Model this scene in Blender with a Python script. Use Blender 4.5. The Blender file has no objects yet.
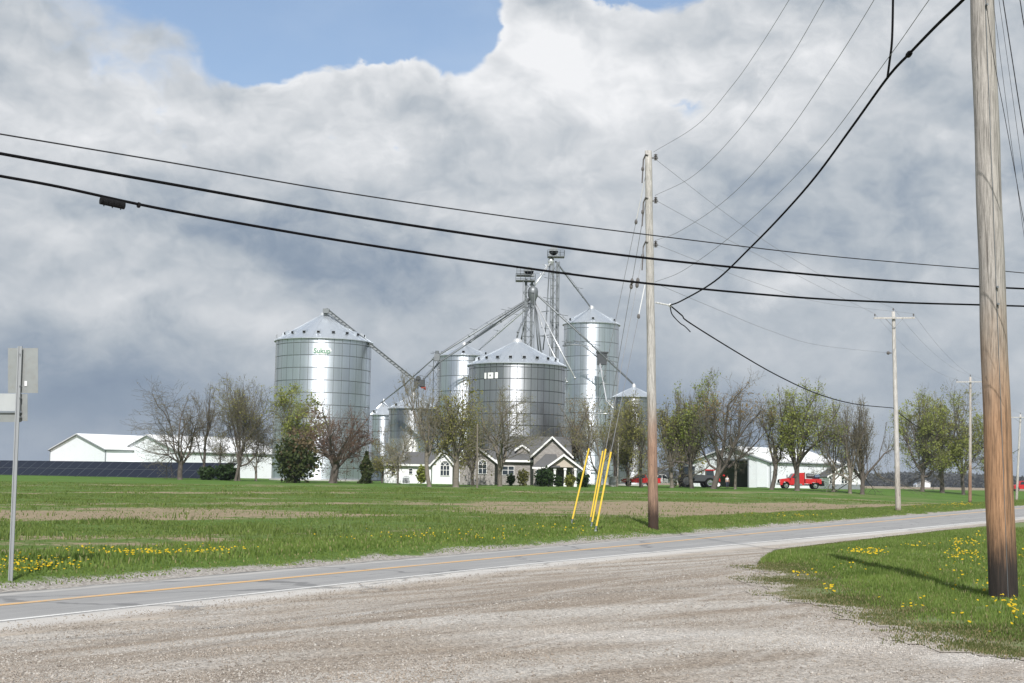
import bpy, math, random
import numpy as np
from mathutils import Vector, Matrix
random.seed(7); RNG = np.random.default_rng(7)
S = bpy.context.scene
COL = S.collection
R = math.radians
sin, cos, PI = math.sin, math.cos, math.pi

HAZE = 0.00011
# ------------------------------------------------------------------ camera
F = 1365.0; W, H = 1024, 683
EYE = Vector((0, 0, 1.65))
PITCH = math.atan(138.0 / F); ROLL = R(0.95)
_f = Vector((0, cos(PITCH), sin(PITCH))); _u0 = Vector((0, -sin(PITCH), cos(PITCH))); _r0 = Vector((1, 0, 0))
_r = _r0 * cos(ROLL) + _u0 * sin(ROLL); _u = _u0 * cos(ROLL) - _r0 * sin(ROLL)
cam_d = bpy.data.cameras.new('camera'); cam = bpy.data.objects.new('camera', cam_d); COL.objects.link(cam)
cam_d.sensor_width = 36; cam_d.lens = F / W * 36; cam_d.clip_start = 0.1; cam_d.clip_end = 30000
m = Matrix((( _r.x, _u.x, -_f.x, EYE.x), (_r.y, _u.y, -_f.y, EYE.y), (_r.z, _u.z, -_f.z, EYE.z), (0, 0, 0, 1)))
cam.matrix_world = m; S.camera = cam

# ------------------------------------------------------------------ light, sky, exposure
SUN_AZ = R(-1); SUN_EL = R(42)
SUNV = Vector((sin(SUN_AZ) * cos(SUN_EL), -cos(SUN_AZ) * cos(SUN_EL), sin(SUN_EL)))
ld = bpy.data.lights.new('sun', 'SUN'); ld.energy = 5.0; ld.angle = R(0.55); ld.color = (1.0, 0.972, 0.94)
lo = bpy.data.objects.new('sun', ld); COL.objects.link(lo)
lo.rotation_euler = (-SUNV).to_track_quat('-Z', 'Y').to_euler(); lo.location = (0, 0, 60)
S.view_settings.view_transform = 'Standard'; S.view_settings.look = 'None'
S.view_settings.exposure = 0.0; S.view_settings.gamma = 1.0; S.view_settings.use_curve_mapping = False

class NT:
    """tiny node-tree writer"""
    def __init__(s, nt): s.nt = nt; nt.nodes.clear()
    def n(s, t, **k):
        nd = s.nt.nodes.new(t)
        for a, b in k.items():
            if a == 'ins':
                for i, v in b.items(): s.put(nd.inputs[i], v)
            else: setattr(nd, a, b)
        return nd
    def put(s, sock, v):
        if isinstance(v, bpy.types.NodeSocket): s.nt.links.new(v, sock)
        elif isinstance(v, bpy.types.Node): s.nt.links.new(v.outputs[0], sock)
        else:
            if sock.type == 'RGBA' and len(v) == 3: v = (*v, 1)
            sock.default_value = v
    def m(s, op, a, b=0.0, c=0.0, clamp=False):
        nd = s.n('ShaderNodeMath', operation=op, use_clamp=clamp)
        for i, v in enumerate((a, b, c)): s.put(nd.inputs[i], v)
        return nd.outputs[0]
    def vm(s, op, a, b=(0, 0, 0)):
        nd = s.n('ShaderNodeVectorMath', operation=op); s.put(nd.inputs[0], a); s.put(nd.inputs[1], b)
        return nd.outputs['Value'] if op in ('DOT_PRODUCT', 'LENGTH') else nd.outputs[0]
    def noise(s, vec, scale, detail=4, rough=0.5, dist=0.0, out='Fac'):
        nd = s.n('ShaderNodeTexNoise'); s.put(nd.inputs['Vector'], vec)
        for k, v in (('Scale', scale), ('Detail', detail), ('Roughness', rough), ('Distortion', dist)): s.put(nd.inputs[k], v)
        return nd.outputs[out]
    def mix(s, f, a, b):
        nd = s.n('ShaderNodeMix', data_type='RGBA'); s.put(nd.inputs[0], f); s.put(nd.inputs[6], a); s.put(nd.inputs[7], b)
        return nd.outputs[2]
    def ss(s, v, lo, hi):
        nd = s.n('ShaderNodeMapRange', interpolation_type='SMOOTHSTEP'); s.put(nd.inputs[0], v)
        s.put(nd.inputs[1], lo); s.put(nd.inputs[2], hi); return nd.outputs[0]
    def scale(s, vec, sc):
        return s.vm('MULTIPLY', vec, sc)

world = bpy.data.worlds.new('World'); S.world = world; world.use_nodes = True
world.cycles.sampling_method = 'MANUAL'; world.cycles.sample_map_resolution = 256
def build_world():
    t = NT(world.node_tree)
    K = 0.085
    sky = t.n('ShaderNodeTexSky', sky_type='NISHITA', sun_disc=False, sun_elevation=SUN_EL, sun_rotation=PI - SUN_AZ,
              altitude=200, air_density=1.0, dust_density=0.5, ozone_density=1.6)
    d = t.n('ShaderNodeTexCoord').outputs['Generated']
    sp = t.n('ShaderNodeSeparateXYZ'); t.put(sp.inputs[0], d)
    x, y, z = sp.outputs
    az = t.m('ARCTAN2', x, y); el = t.m('ARCSINE', z)
    dd = t.scale(d, (1, 1, 1.35))
    wv = t.scale(t.vm('SUBTRACT', t.noise(dd, 14.0, 3, 0.6, out='Color'), (0.5, 0.5, 0.5)), (0.055, 0.055, 0.055))
    p = t.vm('ADD', dd, wv)
    def puffs(off, scale, det=3):
        v = t.n('ShaderNodeTexVoronoi', feature='F1', normalize=True); t.put(v.inputs['Vector'], t.vm('ADD', p, off))
        v.inputs['Scale'].default_value = scale; v.inputs['Detail'].default_value = det; v.inputs['Roughness'].default_value = 0.55; v.inputs['Lacunarity'].default_value = 2.2
        return t.m('SUBTRACT', 1.0, v.outputs['Distance'])
    n1 = t.noise(p, 9.0, 7, 0.62)
    pf = puffs((0, 0, 0), 13.0)
    nb0 = t.noise(t.vm('ADD', p, (2.2, 5.1, 1.4)), 9.5, 7, 0.58); nb1 = t.noise(t.vm('ADD', p, (2.2 + .006, 5.1, 1.4 + 0.024)), 9.5, 5, 0.56); rel2 = t.m('SUBTRACT', nb0, nb1)
    n2 = t.noise(t.vm('ADD', p, (3.1, 1.7, 0.4)), 3.2, 2, 0.5)
    nsoft = t.noise(t.scale(t.vm('ADD', d, (1.3, 4.4, 0.7)), (1, 1, 1.9)), 5.2, 6, 0.54)
    wz = t.m('MULTIPLY', t.m('SUBTRACT', n1, 0.5), 0.10)
    azw = t.m('ADD', az, t.m('MULTIPLY', t.m('SUBTRACT', nsoft, 0.5), 0.12)); elw = t.m('ADD', el, wz)
    def g(px, py, sx, sy, w):
        a0 = math.atan((px - 512) / F); e0 = (479.5 - (py - 0.0166 * (px - 512))) / F
        qa = t.m('DIVIDE', t.m('SUBTRACT', azw, a0), sx / F); qe = t.m('DIVIDE', t.m('SUBTRACT', elw, e0), sy / F)
        s2 = t.m('ADD', t.m('MULTIPLY', qa, qa), t.m('MULTIPLY', qe, qe))
        return t.m('MULTIPLY', t.m('EXPONENT', t.m('MULTIPLY', s2, -1.0)), w)
    def total(lst):
        o = None
        for q in lst:
            v = g(*q); o = v if o is None else t.m('ADD', o, v)
        return o
    hole = total([(325, -10, 170, 72, 1.0), (232, 62, 56, 50, .8), (430, 18, 80, 50, .8), (470, 56, 32, 32, .7), (335, 45, 90, 44, .5),
                  (330, -130, 300, 90, 1.0), (625, -16, 80, 30, .9), (125, -8, 80, 40, .9), (545, 20, 50, 70, -.75), (260, 118, 60, 34, -.4), (385, 92, 60, 30, -.45),
                  (770, 108, 40, 18, .34), (690, 118, 34, 14, .28), (845, 40, 40, 20, .15), (640, -90, 200, 60, .5)])
    far = t.m('MULTIPLY', t.ss(n2, 0.52, 0.62), t.ss(el, 0.40, 0.54))
    a = t.m('SUBTRACT', t.m('ADD', 0.30, t.m('MULTIPLY', t.m('SUBTRACT', n1, 0.5), 1.5)), hole)
    a = t.m('SUBTRACT', a, far); a = t.m('ADD', a, t.m('MULTIPLY', t.ss(el, .24, .14), .5))
    a = t.m('ADD', a, t.m('MULTIPLY', t.m('SUBTRACT', pf, 0.55), 1.0))
    alpha = t.ss(a, -0.04, t.m('ADD', 0.15, t.m('MULTIPLY', t.ss(az, -0.16, -0.30), 0.22)))
    lum = total([(760, 80, 130, 60, .09), (560, 150, 130, 46, .09), (180, 190, 120, 40, .05), (560, 50, 60, 45, .32), (530, 100, 60, 40, .12), (650, 95, 60, 40, .25), (600, 20, 60, 30, .10), (385, 85, 70, 30, .27), (270, 105, 50, 30, .14), (110, 20, 60, 34, .16), (30, 70, 60, 40, .06),
                 (40, 140, 70, 50, .06), (170, 130, 80, 45, .06), (450, 112, 34, 18, -.17), (880, 190, 120, 46, -.21), (960, 100, 70, 70, -.06),
                 (380, 258, 170, 36, -.20), (260, 240, 70, 26, -.06), (110, 405, 190, 54, -.31), (150, 305, 190, 26, .16), (400, 375, 90, 50, -.11), (640, 390, 160, 60, -.12),
                 (760, 290, 70, 20, .22), (960, 235, 70, 26, .08), (880, 425, 230, 50, -.18), (680, 230, 60, 40, .04), (300, 330, 60, 16, .05), (512, 474, 1400, 30, -.13)])
    lum = t.m('ADD', lum, 0.535)
    lum = t.m('ADD', lum, t.m('MULTIPLY', t.m('SUBTRACT', n1, 0.5), 0.17))
    lum = t.m('ADD', lum, t.m('MULTIPLY', t.m('SUBTRACT', nsoft, 0.5), 0.72))
    fade = t.ss(el, 0.02, 0.20)
    lum = t.m('ADD', lum, t.m('MULTIPLY', t.m('MULTIPLY', t.m('SUBTRACT', pf, 0.58), 0.24), t.m('ADD', .25, fade)))
    lum = t.m('ADD', lum, t.m('MULTIPLY', t.m('MULTIPLY', rel2, 1.0), t.m('ADD', .2, fade)))
    edge = t.m('MULTIPLY', t.m('SUBTRACT', 1.0, t.ss(a, 0.02, 0.45)), 0.20)
    lum = t.m('ADD', lum, edge)
    cr = t.n('ShaderNodeValToRGB'); t.put(cr.inputs[0], lum)
    e = cr.color_ramp.elements
    e[0].position = 0.08; e[0].color = (0.20, 0.265, 0.365, 1)
    e[1].position = 1.0; e[1].color = (0.90, 0.91, 0.93, 1)
    for pos, c in ((0.28, (0.285, 0.348, 0.435)), (0.48, (0.45, 0.50, 0.555)), (0.70, (0.635, 0.665, 0.70))):
        q = e.new(pos); q.color = (*c, 1)
    cl = t.vm('SCALE', cr.outputs[0]); cl.node.inputs['Scale'].default_value = 1 / K
    skyc = t.vm('SCALE', sky.outputs[0]); skyc.node.inputs['Scale'].default_value = 1.6
    veil = t.m('ADD', 0.26, t.m('MULTIPLY', t.ss(nsoft, 0.4, 0.75), 0.35))
    skyc = t.mix(veil, skyc, (0.50 / K, 0.62 / K, 0.80 / K))
    col = t.mix(alpha, skyc, cl)
    bg = t.n('ShaderNodeBackground', ins={'Color': col, 'Strength': K})
    out = t.n('ShaderNodeOutputWorld'); t.put(out.inputs[0], bg)
build_world()

# ------------------------------------------------------------------ terrain function and pixel helpers
PHI = math.atan(688.0 / F); CU, SU = cos(PHI), sin(PHI)         # road runs along (SU, CU)
def vv(X, Y): return -CU * X + SU * Y
def uu(X, Y): return SU * X + CU * Y
def xy(u, v): return (SU * u - CU * v, CU * u + SU * v)
def flare(u):
    """metres by which the near lane and shoulder widen along the road"""
    k = np.clip((np.asarray(u, float) - 27) / 47, 0, 1.6); return 4.5 * k * k / (k + .12)
def sst(t):
    t = np.clip(t, 0, 1); return t * t * (3 - 2 * t)
def hashn(ix, iy, k=0):
    q = np.sin(ix * 127.1 + iy * 311.7 + k * 74.7) * 43758.5453
    return q - np.floor(q)
def vnoise(x, y, k=0):
    x = np.asarray(x, float); y = np.asarray(y, float)
    ix, iy = np.floor(x), np.floor(y); fx, fy = sst(x - ix), sst(y - iy)
    a, b = hashn(ix, iy, k), hashn(ix + 1, iy, k); c, d = hashn(ix, iy + 1, k), hashn(ix + 1, iy + 1, k)
    return (a * (1 - fx) + b * fx) * (1 - fy) + (c * (1 - fx) + d * fx) * fy
def fbm(x, y, k=0):
    return (vnoise(x, y, k) + .5 * vnoise(2 * x, 2 * y, k + 1) + .25 * vnoise(4 * x, 4 * y, k + 2)) / 1.75
def tz(X, Y):
    X = np.asarray(X, float); Y = np.asarray(Y, float)
    v = vv(X, Y)
    h = 1.65 + 0.30 * sst((v - 7) / 5.7) + 0.21 * np.clip((v - 12.7) / 6.2, 0, 1) - 0.28 * sst((v - 18.9) / 1.6)
    r1 = 1.2 * sst((Y - 60) / 150) * sst((v - 24) / 25); r2 = 1.2 * sst((Y - 200) / 110)
    z = 1.65 - h + np.maximum(r1, r2)
    z = z + 0.10 * (fbm(X * .35, Y * .35, 3) - .5) * sst((v - 20.5) / 3) * (1 - sst((Y - 300) / 200))
    z = z + 0.05 * (fbm(X * .5, Y * .5, 9) - .5) * sst((11.5 - v) / 3)
    return z
def tzf(X, Y): return float(tz(X, Y))
def ray(x, y):
    d = _f + _r * ((x - W / 2) / F) + _u * ((H / 2 - y) / F); return d / d.y
def at(x, y, Y): return EYE + ray(x, y) * Y
def gnd(x, y):
    d = ray(x, y); Y = 4.0; prev = Y
    while Y < 4000:
        P = EYE + d * Y
        if P.z < tzf(P.x, P.y): break
        prev = Y; Y *= 1.03
    lo_, hi_ = prev, Y
    for _ in range(30):
        mid = (lo_ + hi_) / 2; P = EYE + d * mid
        if P.z < tzf(P.x, P.y): hi_ = mid
        else: lo_ = mid
    P = EYE + d * hi_; return Vector((P.x, P.y, tzf(P.x, P.y)))
def foot(x, Y, y=480):
    P = at(x, y, Y); return Vector((P.x, Y, tzf(P.x, Y)))
def plane_hit(x, y, A, B):
    """pixel ray against the vertical plane through plan points A and B"""
    d = ray(x, y); n = Vector((B[1] - A[1], -(B[0] - A[0]))); n.normalize()
    den = n.x * d.x + n.y * d.y; k = (n.x * (A[0] - EYE.x) + n.y * (A[1] - EYE.y)) / den
    return EYE + d * k

# ------------------------------------------------------------------ mesh helpers
class MB:
    def __init__(s): s.v = []; s.f = []; s.mi = []; s.cur = 0
    def add(s, vs, fs):
        b = len(s.v); s.v += [tuple(q) for q in vs]; s.f += [tuple(i + b for i in q) for q in fs]; s.mi += [s.cur] * len(fs); return s
    def box(s, c, size, rz=0.0):
        a, b, d = size[0] / 2, size[1] / 2, size[2] / 2; ca, sa = cos(rz), sin(rz); vs = []
        for z in (-d, d):
            for x_, y_ in ((-a, -b), (a, -b), (a, b), (-a, b)): vs.append((c[0] + x_ * ca - y_ * sa, c[1] + x_ * sa + y_ * ca, c[2] + z))
        return s.add(vs, [(3, 2, 1, 0), (4, 5, 6, 7), (0, 1, 5, 4), (1, 2, 6, 5), (2, 3, 7, 6), (3, 0, 4, 7)])
    def tube(s, p0, p1, r0, r1=None, n=8, cap=True):
        p0, p1 = Vector(p0), Vector(p1); r1 = r0 if r1 is None else r1
        d = (p1 - p0).normalized(); a = d.orthogonal().normalized(); b = d.cross(a); vs = []
        for p, r in ((p0, r0), (p1, r1)):
            for i in range(n):
                t = 2 * PI * i / n; vs.append(p + a * (r * cos(t)) + b * (r * sin(t)))
        fs = [(i, (i + 1) % n, n + (i + 1) % n, n + i) for i in range(n)]
        if cap: fs += [tuple(range(n - 1, -1, -1)), tuple(range(n, 2 * n))]
        return s.add(vs, fs)
    def path(s, pts, r, n=5):
        pts = [Vector(p) for p in pts]; vs = []; N = len(pts)
        rr = r if isinstance(r, (list, tuple)) else [r] * N
        for i, p in enumerate(pts):
            d = (pts[min(i + 1, N - 1)] - pts[max(i - 1, 0)]).normalized()
            a = d.cross(Vector((0, 0, 1))); a = a.normalized() if a.length > 1e-4 else Vector((1, 0, 0)); b = d.cross(a)
            for k in range(n):
                t = 2 * PI * k / n; vs.append(p + a * (rr[i] * cos(t)) + b * (rr[i] * sin(t)))
        fs = [(i * n + k, i * n + (k + 1) % n, (i + 1) * n + (k + 1) % n, (i + 1) * n + k) for i in range(N - 1) for k in range(n)]
        fs += [tuple(range(n - 1, -1, -1)), tuple((N - 1) * n + k for k in range(n))]
        return s.add(vs, fs)
    def prism(s, poly, o, ua, ub, un, depth):
        """2-D polygon in (ua, ub) at o, extruded by depth along un"""
        o, ua, ub, un = Vector(o), Vector(ua), Vector(ub), Vector(un); n = len(poly)
        vs = [o + ua * a + ub * b for a, b in poly] + [o + ua * a + ub * b + un * depth for a, b in poly]
        fs = [tuple(range(n - 1, -1, -1)), tuple(range(n, 2 * n))] + [(i, (i + 1) % n, n + (i + 1) % n, n + i) for i in range(n)]
        return s.add(vs, fs)
    def slab(s, q, t):
        """quad q (4 points) with thickness t along its normal"""
        q = [Vector(p) for p in q]; nn = (q[1] - q[0]).cross(q[3] - q[0]).normalized() * t
        return s.add(q + [p + nn for p in q], [(3, 2, 1, 0), (4, 5, 6, 7), (0, 1, 5, 4), (1, 2, 6, 5), (2, 3, 7, 6), (3, 0, 4, 7)])
    def ball(s, c, r, n=8, m_=5, sc=(1, 1, 1)):
        vs = []; fs = []
        for i in range(m_ + 1):
            t = PI * i / m_
            for k in range(n):
                p = 2 * PI * k / n; vs.append((c[0] + r * sc[0] * sin(t) * cos(p), c[1] + r * sc[1] * sin(t) * sin(p), c[2] + r * sc[2] * cos(t)))
        for i in range(m_):
            for k in range(n): fs.append((i * n + k, (i + 1) * n + k, (i + 1) * n + (k + 1) % n, i * n + (k + 1) % n))
        return s.add(vs, fs)
    def lathe(s, prof, c, n=24):
        vs = []; fs = []
        for r, z in prof:
            for k in range(n):
                t = 2 * PI * k / n; vs.append((c[0] + r * cos(t), c[1] + r * sin(t), c[2] + z))
        for i in range(len(prof) - 1):
            for k in range(n): fs.append((i * n + k, i * n + (k + 1) % n, (i + 1) * n + (k + 1) % n, (i + 1) * n + k))
        return s.add(vs, fs)
    def mesh(s, name, mats, smooth=False):
        me = bpy.data.meshes.new(name); me.from_pydata(s.v, [], s.f)
        for q in (mats if isinstance(mats, (list, tuple)) else [mats]): me.materials.append(q)
        me.polygons.foreach_set('material_index', s.mi)
        if smooth: me.polygons.foreach_set('use_smooth', [True] * len(s.f))
        me.update(); return me
    def build(s, name, mats, parent=None, smooth=False, **k):
        return link(name, s.mesh(name, mats, smooth), parent, **k)
def link(name, me, parent=None, loc=None, rz=0.0):
    o = bpy.data.objects.new(name, me); COL.objects.link(o)
    if parent is not None: o.parent = parent
    if loc is not None: o.location = loc
    o.rotation_euler[2] = rz
    return o
def tag(o, label=None, cat=None, group=None, kind=None):
    if label: o['label'] = label
    if cat: o['category'] = cat
    if group: o['group'] = group
    if kind: o['kind'] = kind
    return o
def thing(name, label, cat, loc, rz=0.0, group=None):
    o = bpy.data.objects.new(name, None); COL.objects.link(o); o.location = loc; o.rotation_euler = (0, 0, rz)
    o.empty_display_size = 0.5
    return tag(o, label, cat, group)
def np_mesh(name, V, Fc, mat, smooth=False):
    """V (n,3), Fc (m,k) arrays"""
    me = bpy.data.meshes.new(name); k = Fc.shape[1]
    me.vertices.add(len(V)); me.vertices.foreach_set('co', np.ascontiguousarray(V, np.float32).ravel())
    me.loops.add(Fc.size); me.loops.foreach_set('vertex_index', np.ascontiguousarray(Fc, np.int32).ravel())
    me.polygons.add(len(Fc)); me.polygons.foreach_set('loop_start', np.arange(0, Fc.size, k, dtype=np.int32))
    for q in (mat if isinstance(mat, (list, tuple)) else [mat]): me.materials.append(q)
    if smooth: me.polygons.foreach_set('use_smooth', np.ones(len(Fc), bool))
    me.update(calc_edges=True); me.validate(); return me

# ------------------------------------------------------------------ materials
def new_mat(name):
    mt = bpy.data.materials.new(name); mt.use_nodes = True; t = NT(mt.node_tree)
    bs = t.n('ShaderNodeBsdfPrincipled'); out = t.n('ShaderNodeOutputMaterial'); t.put(out.inputs[0], bs)
    return mt, t, bs
def obj_co(t): return t.n('ShaderNodeTexCoord').outputs['Object']
def world_co(t): return t.n('ShaderNodeNewGeometry').outputs['Position']
def bump(t, bs, h, strength=0.3, dist=0.05):
    b = t.n('ShaderNodeBump', ins={'Strength': strength, 'Distance': dist, 'Height': h}); t.put(bs.inputs['Normal'], b.outputs[0])
def plain(name, c, rough=0.6, metal=0.0, var=0.12, scale=2.0, bmp=0.0, spec=0.5, stretch=(1, 1, 1), island=0.0, dirt=None):
    mt, t, bs = new_mat(name); co = t.scale(obj_co(t), stretch)
    n = t.noise(co, scale, 6, 0.6)
    k = t.m('ADD', 1.0 - var, t.m('MULTIPLY', n, 2 * var))
    if island:
        r = t.n('ShaderNodeNewGeometry').outputs['Random Per Island']
        k = t.m('MULTIPLY', k, t.m('ADD', 1 - island, t.m('MULTIPLY', r, 2 * island)))
    oi = t.n('ShaderNodeObjectInfo').outputs['Random']
    k = t.m('MULTIPLY', k, t.m('ADD', 0.95, t.m('MULTIPLY', oi, 0.10)))
    colr = t.vm('SCALE', tuple(c)); t.put(colr.node.inputs['Scale'], k)
    if dirt:
        f = t.m('MULTIPLY', t.ss(t.noise(co, scale * 2.3, 6, 0.65), 0.48, 0.72), dirt[1])
        colr = t.mix(f, colr, dirt[0])
    t.put(bs.inputs['Base Color'], colr); bs.inputs['Roughness'].default_value = rough; bs.inputs['Metallic'].default_value = metal
    bs.inputs['Specular IOR Level'].default_value = spec
    if bmp: bump(t, bs, t.noise(co, scale * 6, 5, 0.6), bmp, 0.03)
    return mt
ANI = 0.25
def galv(name, c, rough, corr=0.5, var=0.16):
    """galvanised, horizontally corrugated sheet"""
    mt, t, bs = new_mat(name); co = obj_co(t)
    n = t.noise(t.scale(co, (1, 1, 0.5)), 1.2, 6, 0.65); r = t.n('ShaderNodeObjectInfo').outputs['Random']
    streak = t.noise(t.scale(world_co(t), (2.2, 2.2, 0.06)), 1.0, 5, 0.6)
    k = t.m('ADD', 1 - var, t.m('ADD', t.m('MULTIPLY', n, var), t.m('MULTIPLY', r, var)))
    k = t.m('MULTIPLY', k, t.m('ADD', 0.82, t.m('MULTIPLY', streak, 0.36)))
    cc = t.vm('SCALE', tuple(c)); t.put(cc.node.inputs['Scale'], k); t.put(bs.inputs['Base Color'], cc)
    bs.inputs['Metallic'].default_value = 0.95
    t.put(bs.inputs['Roughness'], t.m('ADD', rough, t.m('MULTIPLY', t.m('SUBTRACT', r, 0.5), 0.10)))
    bs.inputs['Anisotropic'].default_value = .72; bs.inputs['Anisotropic Rotation'].default_value = ANI
    tg = t.n('ShaderNodeVectorMath', operation='CROSS_PRODUCT'); tg.inputs[0].default_value = (0, 0, 1); t.put(tg.inputs[1], t.n('ShaderNodeNewGeometry').outputs['Normal']); t.put(bs.inputs['Tangent'], tg.outputs[0])
    if corr:
        w = t.n('ShaderNodeTexWave', wave_type='BANDS', bands_direction='Z', wave_profile='SIN'); t.put(w.inputs['Vector'], co)
        w.inputs['Scale'].default_value = 3.0; w.inputs['Distortion'].default_value = 0
        bump(t, bs, w.outputs['Fac'], corr, 0.02)
    return mt

M = {}
M['galv'] = galv('galvanised_sheet', (.69, .735, .80), 0.45, 0.30)
M['galv_dark'] = galv('weathered_galvanised_sheet', (.46, .475, .505), 0.42, 0.30, 0.26)
M['galv_white'] = galv('pale_steel_sheet', (.78, .78, .77), 0.5, 0.3)
M['roof_steel'] = plain('galvanised_roof', (.60, .635, .67), 0.40, 0.75, 0.10, 1.0)
M['roof_white'] = plain('white_roof_sheet', (.84, .84, .83), 0.45, 0.0, 0.04, 0.6)
M['gap'] = plain('dark_joint', (.21, .235, .255), 0.6, 0.4)
M['gap_dk'] = plain('very_dark_joint', (.09, .10, .105), .7, .3)
M['gap_lt'] = plain('grey_mark', (.16, .18, .19), 0.6, 0.4)  # plain dark grey of the emblem mark
M['steel'] = plain('galvanised_tube', (.23, .245, .255), 0.5, 0.6, 0.15, 1.5)
M['steel_dk'] = plain('dull_steel', (.17, .185, .195), 0.55, 0.6, 0.2, 1.5)
M['steel_wh'] = plain('bright_galvanised', (.66, .67, .68), 0.35, 0.5, 0.1, 2)
M['alu'] = plain('aluminium_sign_back', (.33, .345, .34), 0.5, 0.75, 0.18, 5.0, dirt=((.30, .28, .24), .35))
M['black'] = plain('black_rubber', (.010, .010, .011), 0.8, spec=.15)
M['cable'] = plain('black_cable', (.006, .006, .007), 0.85, spec=.1)
M['wire'] = plain('bare_wire', (.23, .235, .245), 0.5, 0.3)
M['wire_dk'] = plain('dark_wire', (.03, .03, .033), 0.7, 0.0, spec=.2)
M['white_wall'] = plain('white_steel_siding', (.84, .86, .90), 0.5, 0.0, 0.05, 0.4, dirt=((.62, .60, .55), .18))
M['trim'] = plain('grey_trim', (.22, .24, .26), 0.5, 0.2)
M['dark_in'] = plain('dark_interior', (.015, .016, .018), 0.9)
M['shingle'] = plain('asphalt_shingle', (.10, .10, .10), 0.9, 0, 0.35, 9.0, 0.6)
M['house_white'] = plain('white_lap_siding', (.80, .81, .82), 0.6, 0, 0.04, 1.0)
M['trim_white'] = plain('white_trim', (.82, .82, .80), 0.5, 0, 0.03)
M['glass'] = plain('window_glass', (.03, .04, .05), 0.08, 0.0, 0.1)
M['red'] = plain('red_paint', (.50, .016, .018), 0.4, 0, 0.06)
M['white_paint'] = plain('white_paint', (.80, .80, .80), 0.3, 0, 0.03)
M['chrome'] = plain('bright_metal', (.75, .75, .76), 0.2, 1.0, 0.05)
M['yellow'] = plain('yellow_plastic', (.74, .50, .05), 0.5, 0, 0.10, 3, dirt=((.45, .32, .06), .4))
M['fibre'] = plain('white_fibreglass', (.58, .58, .57), 0.4)
M['porcelain'] = plain('grey_brown_porcelain', (.13, .12, .115), 0.3)
M['pink_orange'] = plain('orange_red_paint', (.38, .06, .04), 0.5)
M['green_logo'] = plain('green_print', (.16, .30, .22), 0.5, 0, 0.05)
M['white_logo'] = plain('white_print', (.85, .87, .84), 0.5, 0, 0.05)
M['grey_body'] = plain('dark_grey_paint', (.06, .065, .07), 0.4)
M['blue_dark'] = plain('dark_blue_paint', (.03, .07, .13), 0.4)
M['skin'] = plain('skin', (.50, .30, .22), 0.55)
M['shirt'] = plain('white_shirt', (.62, .62, .64), 0.85)
M['denim'] = plain('dark_denim', (.04, .05, .09), 0.9)
M['hair'] = plain('brown_hair', (.06, .04, .03), 0.7)
M['cream'] = plain('cream_siding', (.50, .44, .36), .8)
M['post'] = plain('galvanised_post', (.36, .375, .385), .5, .5, .1, 3)
M['sign_pale'] = plain('pale_sign_back', (.48, .50, .50), .5, .4, .1, 4)
M['lamp_glass'] = plain('lamp_lens', (.7, .68, .6), 0.15)
def brick_mat():
    mt, t, bs = new_mat('tan_brick'); co = obj_co(t)
    b = t.n('ShaderNodeTexBrick'); t.put(b.inputs['Vector'], t.vm('ADD', t.scale(co, (1, 0, 0)), t.vm('MULTIPLY', t.n('ShaderNodeCombineXYZ', ins={1: t.n('ShaderNodeSeparateXYZ', ins={0: co}).outputs[2]}), (1, 1, 1))))
    b.inputs['Scale'].default_value = 1.0; b.inputs['Brick Width'].default_value = 0.34; b.inputs['Row Height'].default_value = 0.14; b.inputs['Mortar Size'].default_value = 0.014
    b.inputs['Color1'].default_value = (.33, .31, .29, 1); b.inputs['Color2'].default_value = (.19, .17, .155, 1); b.inputs['Mortar'].default_value = (.40, .38, .36, 1)
    n = t.noise(co, 1.6, 6, .65)
    c = t.mix(t.ss(n, .5, .8), b.outputs[0], (.38, .355, .33)); t.put(bs.inputs['Base Color'], c); bs.inputs['Roughness'].default_value = .85
    bump(t, bs, b.outputs['Fac'], .3, .01); return mt
M['brick'] = brick_mat()
def solar_mat():
    mt, t, bs = new_mat('solar_cells'); co = obj_co(t)
    b = t.n('ShaderNodeTexBrick', offset=0.0); t.put(b.inputs['Vector'], co); b.inputs['Scale'].default_value = 1
    b.inputs['Brick Width'].default_value = 1.0; b.inputs['Row Height'].default_value = .16; b.inputs['Mortar Size'].default_value = .012
    b.inputs['Color1'].default_value = (.008, .011, .020, 1); b.inputs['Color2'].default_value = (.011, .015, .027, 1); b.inputs['Mortar'].default_value = (.022, .026, .036, 1)
    t.put(bs.inputs['Base Color'], b.outputs[0]); bs.inputs['Roughness'].default_value = .45; bs.inputs['Specular IOR Level'].default_value = .12; return mt
M['solar'] = solar_mat()
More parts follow.
